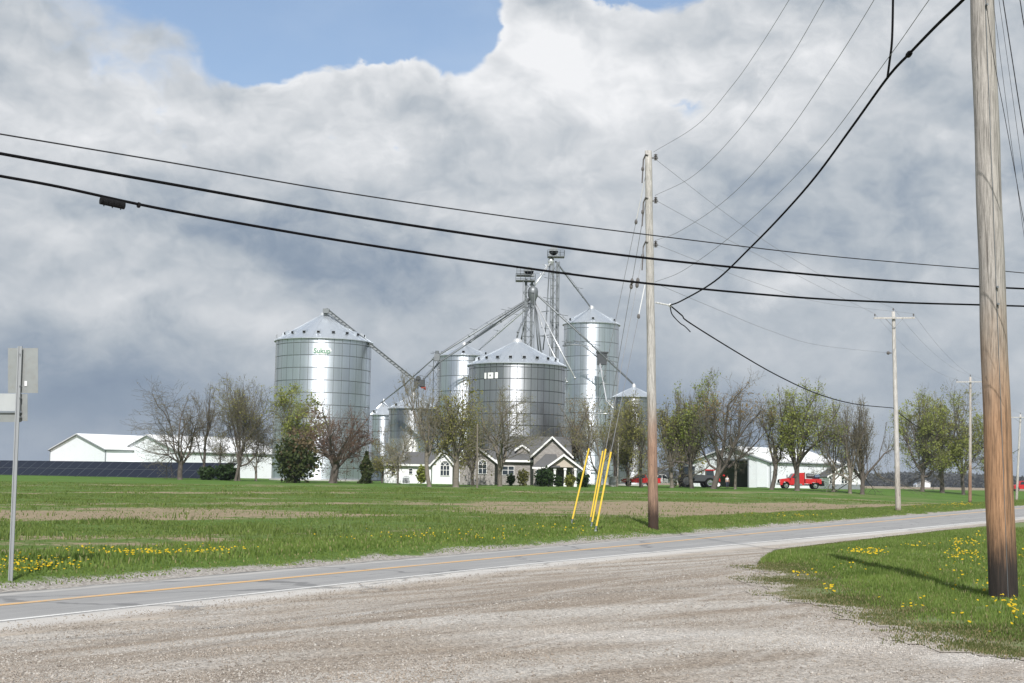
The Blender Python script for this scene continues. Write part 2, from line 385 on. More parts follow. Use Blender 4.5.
def wood(name, top, mid, low, z1, z2, z3, base=(.05, .035, .025)):
    """weathered pole: grey above z1, brown to z2, dark treated butt below z3"""
    mt, t, bs = new_mat(name); co = obj_co(t); z = t.n('ShaderNodeSeparateXYZ', ins={0: co}).outputs[2]
    st = t.noise(t.scale(co, (1, 1, 0.05)), 44.0, 8, 0.72); bl = t.noise(t.scale(co, (1, 1, .25)), 4.0, 5, .6)
    zz = t.m('ADD', z, t.m('MULTIPLY', t.m('SUBTRACT', bl, .5), 2.2)); zs = t.m('ADD', z, t.m('MULTIPLY', t.m('SUBTRACT', st, .5), 0.9))
    c = t.mix(t.ss(zz, z2, z1), low, mid); c = t.mix(t.ss(zz, z2 + (z1 - z2) * .6, z1 + .8), c, top)
    f2 = t.ss(zs, z3 * .45, z3 * 1.3); c = t.mix(f2, base, c)
    k = t.m('ADD', .42, t.m('MULTIPLY', t.ss(st, .30, .66), .80)); cc = t.vm('SCALE', c); t.put(cc.node.inputs['Scale'], k)
    crack = t.ss(t.noise(t.scale(co, (1, 1, .018)), 15.0, 4, .7), .60, .66)
    knots = t.ss(t.noise(t.scale(co, (1, 1, .6)), 6.0, 3, .5), .70, .76)
    cc = t.mix(t.m('MULTIPLY', t.m('MAXIMUM', crack, knots), .55), cc, (.06, .045, .035))
    t.put(bs.inputs['Base Color'], cc); bs.inputs['Roughness'].default_value = .85
    bump(t, bs, t.m('SUBTRACT', st, t.m('MULTIPLY', crack, .6)), .55, .02); return mt
M['pole_near'] = wood('weathered_pole_near', (.37, .345, .315), (.34, .265, .20), (.35, .20, .11), 4.2, 1.9, 0.95, (.030, .022, .018))
M['pole_mid'] = wood('weathered_pole_mid', (.46, .44, .41), (.38, .335, .29), (.31, .195, .135), 5.4, 3.2, 1.05, (.05, .028, .018))
M['pole_pale'] = wood('pale_pole', (.52, .50, .47), (.46, .43, .39), (.42, .38, .33), 4, 1, 0.25, (.25, .2, .16))
M['pole_brown'] = wood('brown_pole', (.46, .42, .38), (.36, .26, .19), (.30, .18, .12), 5, 2, 0.3, (.12, .08, .05))

WR = [gnd(560, 634), gnd(800, 641), gnd(1010, 664)]
def windrow(t, co, k):
    """pale ridge of loose stone left by tyres, bent once"""
    out = None
    for (A, B), fade in (((WR[0], WR[1]), 1), ((WR[1], WR[2]), 1)):
        d = Vector((B.x - A.x, B.y - A.y)); L = d.length; d.normalize()
        al = t.m('SUBTRACT', t.vm('DOT_PRODUCT', co, (d.x, d.y, 0)), A.x * d.x + A.y * d.y); ac = t.m('SUBTRACT', t.vm('DOT_PRODUCT', co, (-d.y, d.x, 0)), -A.x * d.y + A.y * d.x)
        w = t.m('MULTIPLY', t.ss(t.m('ABSOLUTE', t.m('ADD', ac, t.m('MULTIPLY', t.m('SUBTRACT', k, .5), 1.5))), 1.25, .10), t.m('MULTIPLY', t.ss(al, -1.6, .4), t.ss(al, L + (6 if fade and B is WR[2] else .5), L - .3)))
        out = w if out is None else t.m('MAXIMUM', out, w)
    return out
def lot_mat():
    mt, t, bs = new_mat('crushed_limestone'); co = world_co(t)
    along = t.vm('DOT_PRODUCT', co, (SU, CU, 0)); acr = t.vm('DOT_PRODUCT', co, (-CU, SU, 0))
    a2 = t.vm('DOT_PRODUCT', co, (.80, .60, 0)); b2 = t.vm('DOT_PRODUCT', co, (-.60, .80, 0))
    sv = t.n('ShaderNodeCombineXYZ', ins={0: t.m('MULTIPLY', a2, .10), 1: t.m('MULTIPLY', b2, .85)})
    sv2 = t.n('ShaderNodeCombineXYZ', ins={0: t.m('MULTIPLY', along, .12), 1: t.m('MULTIPLY', acr, 1.1)})
    bands = t.noise(sv, 1.0, 5, .55, .4); bands2 = t.noise(sv2, 1.3, 5, .6, .3)
    vor = t.n('ShaderNodeTexVoronoi'); t.put(vor.inputs['Vector'], co); vor.inputs['Scale'].default_value = 38
    fine = t.noise(co, 60, 4, .7); big = t.noise(co, .5, 4, .5)
    c = t.mix(t.ss(bands, .36, .62), (.300, .250, .200), (.47, .435, .390))
    c = t.mix(t.m('MULTIPLY', t.ss(bands2, .50, .68), .65), c, (.56, .53, .49))
    for_wr = windrow(t, co, bands2); c = t.mix(t.m('MULTIPLY', for_wr, t.m('MULTIPLY', t.ss(fine, .35, .65), .62)), c, (.64, .615, .58))
    c = t.mix(t.m('MULTIPLY', t.ss(big, .5, .7), .45), c, (.31, .25, .19))
    for off_, wd in ((0.0, .10), (1.7, .12)):  # dark tyre lines in the colour, also standing in for the cables' shadow
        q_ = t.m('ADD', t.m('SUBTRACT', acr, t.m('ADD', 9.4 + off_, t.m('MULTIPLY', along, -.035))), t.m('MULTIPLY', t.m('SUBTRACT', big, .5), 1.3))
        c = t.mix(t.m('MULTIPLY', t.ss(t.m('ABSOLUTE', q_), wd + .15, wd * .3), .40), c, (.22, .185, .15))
    k = t.m('ADD', .62, t.m('MULTIPLY', t.n('ShaderNodeSeparateColor', ins={0: vor.outputs['Color']}).outputs[0], .75)); k = t.m('MULTIPLY', k, t.m('ADD', .75, t.m('MULTIPLY', fine, .5)))
    cc = t.vm('SCALE', c); t.put(cc.node.inputs['Scale'], k); t.put(bs.inputs['Base Color'], cc); bs.inputs['Roughness'].default_value = .95
    bs.inputs['Specular IOR Level'].default_value = .2
    bump(t, bs, t.m('ADD', t.m('MULTIPLY', vor.outputs['Distance'], -1.0), t.m('MULTIPLY', fine, .5)), .8, .03); return mt
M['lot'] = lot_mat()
def road_mat():
    mt, t, bs = new_mat('worn_asphalt'); co = world_co(t)
    along = t.vm('DOT_PRODUCT', co, (SU, CU, 0)); v = t.n('ShaderNodeAttribute', attribute_name='lane').outputs['Fac']
    sv = t.n('ShaderNodeCombineXYZ', ins={0: t.m('MULTIPLY', along, .07), 1: t.m('MULTIPLY', v, 1.6)})
    st = t.noise(sv, 1.5, 6, .6); fine = t.noise(co, 70, 4, .75); pat = t.noise(co, .8, 5, .6)
    vw = t.m('ADD', v, t.m('MULTIPLY', t.m('SUBTRACT', pat, .5), .35))
    lane = t.mix(t.ss(st, .35, .7), (.262, .258, .252), (.322, .316, .306))
    sh = t.mix(t.ss(st, .3, .7), (.52, .495, .46), (.45, .425, .39))
    c = t.mix(t.ss(vw, 14.25, 13.95), lane, sh)
    c = t.mix(t.m('MULTIPLY', t.ss(t.m('ADD', vw, t.m('MULTIPLY', t.m('SUBTRACT', st, .5), .5)), 18.05, 18.5), .75), c, (.43, .41, .38))
    # wheel paths a little darker
    for c0 in (14.95, 15.95, 17.25, 18.2):
        w = t.m('ABSOLUTE', t.m('SUBTRACT', vw, c0)); c = t.mix(t.m('MULTIPLY', t.ss(w, .38, .0), .30), c, (.235, .231, .226))
    # crumbled dark edges
    c = t.mix(t.m('MULTIPLY', t.m('MULTIPLY', t.ss(vw, 13.15, 12.75), t.ss(pat, .38, .55)), .8), c, (.15, .145, .14))
    c = t.mix(t.m('MULTIPLY', t.ss(vw, 18.65, 18.85), t.m('MULTIPLY', t.ss(pat, .4, .6), .7)), c, (.13, .125, .12))
    c = t.mix(t.m('MULTIPLY', t.ss(t.m('ADD', vw, t.m('MULTIPLY', t.m('SUBTRACT', fine, .5), 1.2)), 13.5, 12.9), .97), c, t.mix(fine, (.25, .21, .17), (.46, .42, .37)))
    # tar-filled cracks
    vor = t.n('ShaderNodeTexVoronoi', feature='DISTANCE_TO_EDGE'); t.put(vor.inputs['Vector'], t.vm('ADD', co, t.scale(t.noise(co, .9, 4, .6, out='Color'), (1.6, 1.6, 0)))); vor.inputs['Scale'].default_value = .16
    c = t.mix(t.m('MULTIPLY', t.ss(vor.outputs[0], .012, .004), .6), c, (.10, .10, .10))
    k = t.m('MULTIPLY', t.m('ADD', .62, t.m('MULTIPLY', fine, .76)), t.m('ADD', .86, t.m('MULTIPLY', pat, .28))); cc = t.vm('SCALE', c); t.put(cc.node.inputs['Scale'], k)
    t.put(bs.inputs['Base Color'], cc); bs.inputs['Roughness'].default_value = .88; bump(t, bs, fine, .35, .01); return mt
M['road'] = road_mat()
def paint_mat(name, c, under, wear):
    mt, t, bs = new_mat(name); co = world_co(t)
    f = t.ss(t.m('ADD', t.noise(co, 22, 5, .7), t.m('MULTIPLY', t.noise(co, .5, 3, .5), .35)), wear, wear + .16)
    t.put(bs.inputs['Base Color'], t.mix(f, c, under)); bs.inputs['Roughness'].default_value = .7; return mt
M['line_white'] = paint_mat('white_road_paint', (.70, .69, .66), (.43, .415, .39), .64)
M['line_yellow'] = paint_mat('yellow_road_paint', (.62, .37, .14), (.42, .37, .31), .65)

def field_mat():
    mt, t, bs = new_mat('field_soil_and_crop'); co = world_co(t)
    v = t.vm('DOT_PRODUCT', co, (-CU, SU, 0)); w = t.vm('DOT_PRODUCT', co, (-.643, .766, 0)); q = t.vm('DOT_PRODUCT', co, (.766, .643, 0))
    sep = t.n('ShaderNodeSeparateXYZ', ins={0: co}); Yc = sep.outputs[1]
    sv = t.n('ShaderNodeCombineXYZ', ins={0: t.m('MULTIPLY', q, .05), 1: t.m('MULTIPLY', w, .30)})
    st = t.noise(sv, 1.0, 6, .6, .3); pat = t.noise(co, .23, 6, .65); fine = t.noise(co, 3.2, 6, .75); vf = t.noise(co, 18, 4, .7)
    def band(c0, s_, a):
        d = t.m('DIVIDE', t.m('SUBTRACT', t.m('ADD', w, t.m('MULTIPLY', t.m('SUBTRACT', pat, .5), 22)), c0), t.m('MAXIMUM', s_ * .8, t.m('MULTIPLY', s_, t.m('ADD', .55, t.m('MULTIPLY', q, .0125)))))
        return t.m('MULTIPLY', t.m('EXPONENT', t.m('MULTIPLY', t.m('MULTIPLY', d, d), -1)), a)
    br = t.m('ADD', t.m('ADD', t.m('MULTIPLY', band(60, 9.5, .85), t.m('SUBTRACT', 1.0, t.m('MULTIPLY', t.m('EXPONENT', t.m('MULTIPLY', t.m('POWER', t.m('DIVIDE', t.m('SUBTRACT', q, 44), 11), 2.0), -1)), .85))), band(34, 4.5, .46)), t.m('ADD', band(104, 2.0, .50), t.m('ADD', band(76, 2.0, .42), band(132, 1.6, .4))))
    br = t.m('ADD', br, t.m('MULTIPLY', t.m('SUBTRACT', st, .5), 1.5)); br = t.m('ADD', br, t.m('MULTIPLY', t.m('SUBTRACT', t.noise(t.scale(co, (1, 1.6, 1)), .085, 5, .6), .5), 1.5)); br = t.m('ADD', br, t.m('MULTIPLY', t.m('SUBTRACT', fine, .5), 1.3))
    dry = t.m('MULTIPLY', t.ss(br, .16, .46), t.ss(v, 21.6, 23.5))
    dry = t.m('MULTIPLY', dry, t.ss(Yc, 190, 140))
    gr = t.mix(t.ss(fine, .3, .72), (.075, .135, .024), (.135, .205, .046))
    gr = t.mix(t.m('MULTIPLY', t.ss(pat, .40, .75), .4), gr, (.15, .185, .06))
    far = t.ss(Yc, 90, 180); gr = t.mix(far, gr, t.mix(t.ss(st, .3, .7), (.075, .150, .024), (.108, .190, .038)))
    soil = t.mix(t.ss(fine, .3, .7), (.235, .182, .115), (.37, .30, .20))
    c = t.mix(dry, gr, soil)
    # the beige ploughed land beyond the farm
    c = t.mix(t.ss(Yc, 300, 312), c, t.mix(t.ss(pat, .4, .6), (.30, .245, .18), (.25, .215, .15)))
    # gravelly strip along the far road edge
    vn = t.m('ADD', v, t.m('MULTIPLY', t.m('SUBTRACT', t.noise(co, .35, 5, .6), .5), 2.0)); vn = t.m('ADD', vn, t.m('MULTIPLY', t.m('SUBTRACT', fine, .5), .5))
    grav = t.m('MULTIPLY', t.ss(vn, 19.75, 19.45), t.ss(v, 12, 13))
    vor = t.n('ShaderNodeTexVoronoi'); t.put(vor.inputs['Vector'], co); vor.inputs['Scale'].default_value = 22
    gc = t.mix(t.n('ShaderNodeSeparateColor', ins={0: vor.outputs['Color']}).outputs[0], (.24, .215, .19), (.50, .47, .43)); c = t.mix(grav, c, gc)
    k = t.m('ADD', .7, t.m('MULTIPLY', vf, .6)); cc = t.vm('SCALE', c); t.put(cc.node.inputs['Scale'], k)
    t.put(bs.inputs['Base Color'], cc); bs.inputs['Roughness'].default_value = .95; bs.inputs['Specular IOR Level'].default_value = .15
    bump(t, bs, t.m('ADD', fine, vf), .6, .15); return mt
M['field'] = field_mat()
def lawn_mat():
    mt, t, bs = new_mat('lawn_soil'); co = world_co(t); n = t.noise(co, 1.2, 6, .65); f = t.noise(co, 16, 5, .7)
    c = t.mix(t.ss(f, .3, .7), (.10, .145, .04), (.16, .20, .07)); c = t.mix(t.m('MULTIPLY', t.ss(n, .55, .72), .7), c, (.26, .215, .14))
    cov = t.n('ShaderNodeAttribute', attribute_name='cover').outputs['Fac']; cv = t.ss(t.m('ADD', cov, t.m('MULTIPLY', t.m('SUBTRACT', f, .5), .5)), .18, .45); c = t.mix(t.m('MULTIPLY', t.ss(cov, .98, .55), .75), c, t.mix(f, (.085, .085, .035), (.21, .18, .095)))
    vo = t.n('ShaderNodeTexVoronoi'); t.put(vo.inputs['Vector'], co); vo.inputs['Scale'].default_value = 38
    gv_ = t.mix(t.n('ShaderNodeSeparateColor', ins={0: vo.outputs['Color']}).outputs[0], (.24, .20, .155), (.44, .40, .35)); c = t.mix(cv, gv_, c)
    t.put(bs.inputs['Base Color'], c); bs.inputs['Roughness'].default_value = .95; bump(t, bs, f, .5, .05); return mt
M['lawn'] = lawn_mat()
def blade_mat(name, c1, c2, c3, p3=.86):
    mt, t, bs = new_mat(name); r = t.n('ShaderNodeNewGeometry').outputs['Random Per Island']
    n = t.noise(world_co(t), .55, 4, .6)
    c = t.mix(t.m('ADD', t.m('MULTIPLY', r, .6), t.m('MULTIPLY', t.ss(n, .35, .65), .4)), c1, c2); c = t.mix(t.ss(r, p3, p3 + .03), c, c3)
    t.put(bs.inputs['Base Color'], c); bs.inputs['Roughness'].default_value = .6; bs.inputs['Specular IOR Level'].default_value = .25
    tr = t.n('ShaderNodeBsdfTranslucent', ins={'Color': c}); mx = t.n('ShaderNodeMixShader', ins={0: .35}); t.put(mx.inputs[1], bs); t.put(mx.inputs[2], tr)
    for nd in t.nt.nodes:
        if nd.type == 'OUTPUT_MATERIAL': t.put(nd.inputs[0], mx)
    return mt
M['grass'] = blade_mat('grass_blades', (.095, .155, .028), (.215, .290, .070), (.32, .29, .14), .92)
M['drab'] = blade_mat('drab_blades', (.075, .10, .026), (.17, .18, .065), (.30, .25, .14), .78)
M['weed'] = blade_mat('field_blades', (.095, .145, .030), (.190, .250, .062), (.26, .24, .11), .95)
M['dandelion'] = blade_mat('dandelion_petals', (.66, .44, .01), (.74, .54, .02), (.7, .48, .02))
def leaf(name, a, b): M[name] = blade_mat(name, a, b, tuple(.5 * (i + j) for i, j in zip(a, b)))
leaf('leaf_green', (.20, .235, .045), (.36, .39, .11))
leaf('leaf_bright', (.19, .235, .045), (.32, .36, .10))
leaf('leaf_olive', (.20, .20, .055), (.32, .30, .10))
leaf('leaf_bronze', (.24, .17, .07), (.36, .26, .12))
leaf('bud', (.17, .15, .075), (.27, .235, .12))
leaf('leaf_red', (.13, .075, .05), (.21, .12, .08))
leaf('needle', (.04, .06, .018), (.09, .11, .035))
leaf('needle_brown', (.11, .085, .045), (.19, .14, .075))
leaf('hedge', (.022, .045, .014), (.05, .09, .025))
leaf('hedge_yellow', (.14, .16, .03), (.22, .23, .05))
M['bark'] = plain('bark', (.11, .092, .078), .9, 0, .4, 2.0, .6)
M['bark_pale'] = plain('pale_bark', (.19, .165, .135), .9, 0, .4, 2.0, .6)
M['twig'] = plain('twigs', (.125, .112, .08), .9, 0, .3, 1.0)
M['twig_red'] = plain('reddish_twigs', (.15, .10, .07), .9, 0, .3, 1.0)
M['twig_pale'] = plain('pale_twigs', (.165, .150, .105), .9, 0, .3, 1.0)
M['stone'] = None
def stone_mat():
    mt, t, bs = new_mat('gravel_stone'); r = t.n('ShaderNodeNewGeometry').outputs['Random Per Island']
    cr = t.n('ShaderNodeValToRGB'); t.put(cr.inputs[0], r); e = cr.color_ramp.elements
    e[0].color = (.19, .165, .14, 1); e[1].color = (.48, .45, .41, 1)
    for p_, c_ in ((.35, (.29, .25, .21)), (.7, (.36, .325, .285)), (.92, (.44, .41, .37))): q = e.new(p_); q.color = (*c_, 1)
    co = world_co(t); wv = windrow(t, co, t.noise(t.n('ShaderNodeCombineXYZ', ins={0: t.m('MULTIPLY', t.vm('DOT_PRODUCT', co, (SU, CU, 0)), .12), 1: t.m('MULTIPLY', t.vm('DOT_PRODUCT', co, (-CU, SU, 0)), 1.1)}), 1.3, 5, .6, .3)); br_ = t.noise(co, .6, 4, .55)
    cc = t.mix(t.m('MULTIPLY', wv, .4), cr.outputs[0], (.68, .66, .62)); cc = t.mix(t.m('MULTIPLY', t.ss(br_, .45, .7), .5), cc, (.30, .245, .19))
    t.put(bs.inputs['Base Color'], cc); bs.inputs['Roughness'].default_value = .9; return mt
M['stone'] = stone_mat()
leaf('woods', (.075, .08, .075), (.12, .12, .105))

# ------------------------------------------------------------------ setting: ground, road, lot, lawn
def axis(fine_lo, fine_hi, step, far_lo, far_hi):
    a = list(np.arange(fine_lo, fine_hi + 1e-6, step)); s = step; x_ = fine_hi
    while x_ < far_hi: s *= 1.25; x_ += s; a.append(min(x_, far_hi))
    s = step; x_ = fine_lo; b = []
    while x_ > far_lo: s *= 1.25; x_ -= s; b.append(max(x_, far_lo))
    return np.array(b[::-1] + a)
def grid_mesh(name, P, Q, mat, zoff=0.0, keep=None):
    """P, Q 2-D arrays of world X, Y"""
    nu, nv = P.shape; Z = tz(P, Q) + zoff; V = np.stack([P, Q, Z], -1).reshape(-1, 3)
    idx = np.arange(nu * nv).reshape(nu, nv); Fc = np.stack([idx[:-1, :-1], idx[1:, :-1], idx[1:, 1:], idx[:-1, 1:]], -1).reshape(-1, 4)
    if keep is not None: Fc = Fc[keep.reshape(-1)]
    return np_mesh(name, V, Fc, mat, True)
gu = axis(-40, 300, 1.5, -6000, 9000); gv = axis(-20, 140, 0.8, -7000, 7000)
U, V_ = np.meshgrid(gu, gv, indexing='ij'); PX, PY = xy(U, V_)
me = bpy.data.meshes.new('ground')
dip = -0.09 * ((V_ > 12.0) & (V_ < 18.9)) - 0.06 * (V_ <= 12.0)
Z = tz(PX, PY) + dip; nU, nV = PX.shape; idx = np.arange(nU * nV).reshape(nU, nV)
Fc = np.stack([idx[:-1, :-1], idx[1:, :-1], idx[1:, 1:], idx[:-1, 1:]], -1).reshape(-1, 4)[:, ::-1]
ground = link('ground', np_mesh('ground', np.stack([PX, PY, Z], -1).reshape(-1, 3), Fc, M['field'], True)); tag(ground, kind='structure')
def strip(name, v0, v1, mat, zo, u0=-70, u1=900, du=.4, nv=8, jag=(0, 0), parent=None, skirt=0.0, flared=False):
    ua = np.arange(u0, u1, du); vs = np.linspace(0, 1, nv + 1); A, B = np.meshgrid(ua, vs, indexing='ij')
    e0 = v0 + jag[0] * (fbm(ua * 1.1, ua * 0 + 3, 5) - .5 + .5 * (vnoise(ua * 4, ua * 0, 6) - .5)); e1 = v1 + jag[1] * (fbm(ua * 1.1, ua * 0 + 8, 7) - .5 + .5 * (vnoise(ua * 4, ua * 0, 8) - .5))
    VV = e0[:, None] * (1 - B) + e1[:, None] * B; X_, Y_ = xy(A, VV)
    if flared: V0 = VV.copy(); VV = VV - flare(A) * np.clip((16.5 - VV) / 2.6, 0, 1); X_, Y_ = xy(A, VV)
    Zz = tz(X_, Y_) + zo
    if skirt: X_ = np.concatenate([X_[:, :1], X_, X_[:, -1:]], 1); Y_ = np.concatenate([Y_[:, :1], Y_, Y_[:, -1:]], 1); Zz = np.concatenate([Zz[:, :1] - skirt, Zz, Zz[:, -1:] - skirt], 1)
    n0, n1 = X_.shape; ix = np.arange(n0 * n1).reshape(n0, n1)
    fc = np.stack([ix[:-1, :-1], ix[1:, :-1], ix[1:, 1:], ix[:-1, 1:]], -1).reshape(-1, 4)[:, ::-1]
    ms_ = np_mesh(name, np.stack([X_, Y_, Zz], -1).reshape(-1, 3), fc, mat, True)
    if flared:
        if skirt: V0 = np.concatenate([V0[:, :1], V0, V0[:, -1:]], 1)
        at_ = ms_.attributes.new('lane', 'FLOAT', 'POINT'); at_.data.foreach_set('value', V0.reshape(-1).astype(np.float32))
    return link(name, ms_, parent)
road = tag(strip('road', 12.7, 18.9, M['road'], 0.026, jag=(.5, .3), skirt=.12, flared=True, nv=16), kind='structure')
tag(strip('edge_line', 14.18, 14.34, M['line_white'], 0.031, nv=1, parent=road, flared=True), kind='structure')
tag(strip('centre_line', 16.44, 16.72, M['line_yellow'], 0.031, nv=1, parent=road, flared=True), kind='structure')
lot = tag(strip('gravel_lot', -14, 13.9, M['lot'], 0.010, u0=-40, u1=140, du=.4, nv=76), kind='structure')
# lawn: grid cells inside an irregular outline
LB = [(756, 566), (764, 580), (785, 597), (820, 608), (862, 620), (905, 632), (950, 644), (1000, 653), (1060, 663), (1200, 684)]
LB = [gnd(*p) for p in LB]
poly = [(p.x, p.y) for p in LB] + [(14, 5), (40, -4), (80, 30)] + [xy(q, 11.7 - float(flare(q))) for q in (150, 120, 102, 90, 80, 70, 60, 52, 45, 39)]
def in_poly(X, Y, pl):
    ins = np.zeros(np.shape(X), bool); n = len(pl)
    for i in range(n):
        x0, y0 = pl[i]; x1, y1 = pl[(i + 1) % n]
        if y0 == y1: continue
        c = ((y0 > Y) != (y1 > Y)) & (X < (x1 - x0) * (Y - y0) / (y1 - y0) + x0); ins ^= c
    return ins
def poly_sd(X, Y):
    """signed distance to the lawn outline on the lot side and to the road shoulder (inside positive)"""
    X = np.asarray(X, float); Y = np.asarray(Y, float); dmin = np.full(X.shape, 1e9); pp = [(p.x, p.y) for p in LB]; pp.append((pp[-1][0] + 9, pp[-1][1] - 3))
    for (x0, y0), (x1, y1) in zip(pp, pp[1:]):
        dx, dy = x1 - x0, y1 - y0; k = np.clip(((X - x0) * dx + (Y - y0) * dy) / (dx * dx + dy * dy), 0, 1); dmin = np.minimum(dmin, np.hypot(X - x0 - k * dx, Y - y0 - k * dy))
    ins = in_poly(X, Y, poly); sd = np.where(ins, dmin, -dmin); vl = 11.9 - flare(uu(X, Y)) - vv(X, Y); return np.where(ins, np.minimum(sd, vl), np.where(vl < 0, np.minimum(sd, vl), sd))
def lawn_cover(X, Y):
    n = 1.5 * (fbm(X * .7, Y * .7, 21) - .5) + 1.0 * (fbm(X * 3.1, Y * 3.1, 25) - .5)
    return sst((poly_sd(X, Y) + n + .35) / 1.6)
gx = np.arange(0, 40, .15); gy = np.arange(6, 90, .15); LX, LY = np.meshgrid(gx, gy, indexing='ij')
CV = lawn_cover(LX, LY); kc = np.maximum.reduce([CV[:-1, :-1], CV[1:, :-1], CV[:-1, 1:], CV[1:, 1:]]) > .12
lm = grid_mesh('roadside_lawn', LX, LY, M['lawn'], 0.018, kc); at_ = lm.attributes.new('cover', 'FLOAT', 'POINT')
at_.data.foreach_set('value', CV.reshape(-1).astype(np.float32)) if len(at_.data) == CV.size else print('lawn attribute size', len(at_.data), CV.size)
lawn = tag(link('roadside_lawn', lm), kind='structure')

# gravel stones on the lot
def stones(name, X, Y, size, zoff):
    n = len(X); base = np.array([(1, 0, 0), (-1, 0, 0), (0, 1, 0), (0, -1, 0), (0, 0, 1), (0, 0, -1)], float)
    fc = np.array([(0, 2, 4), (2, 1, 4), (1, 3, 4), (3, 0, 4), (2, 0, 5), (1, 2, 5), (3, 1, 5), (0, 3, 5)])
    s = size[:, None, None] * RNG.uniform(.6, 1.3, (n, 6, 1)); V = base[None] * s; V += RNG.normal(0, .18, V.shape) * size[:, None, None]
    V[:, :, 2] *= .7; a = RNG.uniform(0, 6.28, n); c_, s_ = np.cos(a)[:, None], np.sin(a)[:, None]
    V = np.stack([V[:, :, 0] * c_ - V[:, :, 1] * s_, V[:, :, 0] * s_ + V[:, :, 1] * c_, V[:, :, 2]], -1)
    V += np.stack([X, Y, tz(X, Y) + zoff + size * .2], -1)[:, None]
    return np_mesh(name, V.reshape(-1, 3), (fc[None] + 6 * np.arange(n)[:, None, None]).reshape(-1, 3), M['stone'])
N = 300000
Ys = 9.5 + 26 * RNG.uniform(0, 1, N) ** 1.5; Xs = RNG.uniform(-.42, .42, N) * Ys
v = vv(Xs, Ys); dens = .22 + .95 * sst((fbm(Xs * .25 + Ys * .12, Ys * .8 - Xs * .5, 51) - .38) / .3)
k = (v + flare(uu(Xs, Ys)) < 13.0 + 1.2 * RNG.uniform(size=N) ** 3) & (RNG.uniform(size=N) > 1.15 * lawn_cover(Xs, Ys)) & (RNG.uniform(size=N) < dens)
Xs, Ys = Xs[k], Ys[k]; sz = np.clip(RNG.lognormal(-4.95, .42, len(Xs)), .004, .022)
tag(link('loose_gravel', stones('loose_gravel', Xs, Ys, sz, np.where(vv(Xs, Ys) + flare(uu(Xs, Ys)) > 12.4, .028, .010))), 'pale crushed limestone scattered over the gravel lot', 'gravel', kind='stuff')

# grass blades
def blades(name, X, Y, h, w, mat, zoff=0.0, bend=.35):
    n = len(X); a = RNG.uniform(0, 6.28, n); ca, sa = np.cos(a), np.sin(a); b = RNG.uniform(0, 6.28, n); l = bend * h * RNG.uniform(.3, 1.3, n)
    z = tz(X, Y) + zoff; P = np.zeros((n, 5, 3))
    dx, dy = ca * w / 2, sa * w / 2; lx, ly = np.cos(b) * l, np.sin(b) * l
    P[:, 0] = np.stack([X - dx, Y - dy, z - .02], -1); P[:, 1] = np.stack([X + dx, Y + dy, z - .02], -1)
    P[:, 2] = np.stack([X + dx * .8 + lx * .35, Y + dy * .8 + ly * .35, z + h * .6], -1); P[:, 3] = np.stack([X - dx * .8 + lx * .35, Y - dy * .8 + ly * .35, z + h * .6], -1)
    P[:, 4] = np.stack([X + lx, Y + ly, z + h], -1)
    f = np.array([(0, 1, 2), (0, 2, 3), (3, 2, 4)]); Fc = (f[None] + 5 * np.arange(n)[:, None, None]).reshape(-1, 3)
    return np_mesh(name, P.reshape(-1, 3), Fc, mat)
N = 420000
Ys = 11 + 44 * RNG.uniform(0, 1, N) ** 1.4; Xs = Ys * RNG.uniform(.10, .42, N)
dens = .25 + 1.1 * sst((fbm(Xs * .9, Ys * .9, 61) - .30) / .3)
cv = lawn_cover(Xs, Ys); k = (RNG.uniform(size=N) < dens * cv ** .7); Xs, Ys, cv = Xs[k], Ys[k], cv[k]
tall = .35 + .9 * fbm(Xs * .6, Ys * .6, 71); hh = .105 * tall * RNG.uniform(.4, 1.5, len(Xs)) * (.16 + .84 * sst((poly_sd(Xs, Ys) - .2) / 2.2))
eg = poly_sd(Xs, Ys) + 1.0 * (fbm(Xs * 1.2, Ys * 1.2, 77) - .5) < 1.0 + .5 * RNG.normal(0, 1, len(Xs)) * .6
tag(link('lawn_edge_grass', blades('lawn_edge_grass', Xs[eg], Ys[eg], hh[eg] * .8 + .012, .012 + .006 * (Ys[eg] > 25), M['drab'], .015)), 'short drab grass fringing the roadside corner', 'grass', kind='stuff')
Xs, Ys, hh = Xs[~eg], Ys[~eg], hh[~eg]
tag(link('lawn_grass', blades('lawn_grass', Xs, Ys, hh, .012 + .006 * (Ys > 25), M['grass'], .02)), 'green grass on the roadside corner by the near pole', 'grass', kind='stuff')
# verge beyond the road and field growth
def field_dry(X, Y):
    w = -.643 * X + .766 * Y; q = .766 * X + .643 * Y
    w = w + 9 * (fbm(X * .23, Y * .23, 81) - .5) * .6
    d = 1.5 * (1 - .85 * np.exp(-((q - 44) / 11) ** 2)) * np.exp(-((w - 60) / np.maximum(7.6, 9.5 * (.55 + .0125 * q))) ** 2) + 1.0 * np.exp(-((w - 34) / 4.5) ** 2) + .6 * np.exp(-((w - 104) / 2.) ** 2) + .6 * np.exp(-((w - 76) / 2.) ** 2)
    return d
N = 200000
u_ = RNG.uniform(8, 240, N) ; v_ = 19.3 + 5.0 * RNG.uniform(0, 1, N) ** 1.2; Xs, Ys = xy(u_, v_)
k = (np.abs(Xs / Ys) < .42) & (Ys > 18) & (RNG.uniform(size=N) < np.clip(95 / Ys, 0, 1) * np.clip((v_ - 19.3 + .9 * (fbm(Xs * .4, Ys * .4, 15) - .3)) / .5, 0, 1)); Xs, Ys = Xs[k], Ys[k]
hh = (.06 + .09 * fbm(Xs * .5, Ys * .5, 91)) * RNG.uniform(.5, 1.5, len(Xs)) * np.clip((vv(Xs, Ys) - 19.0) / 2.0, .35, 1)
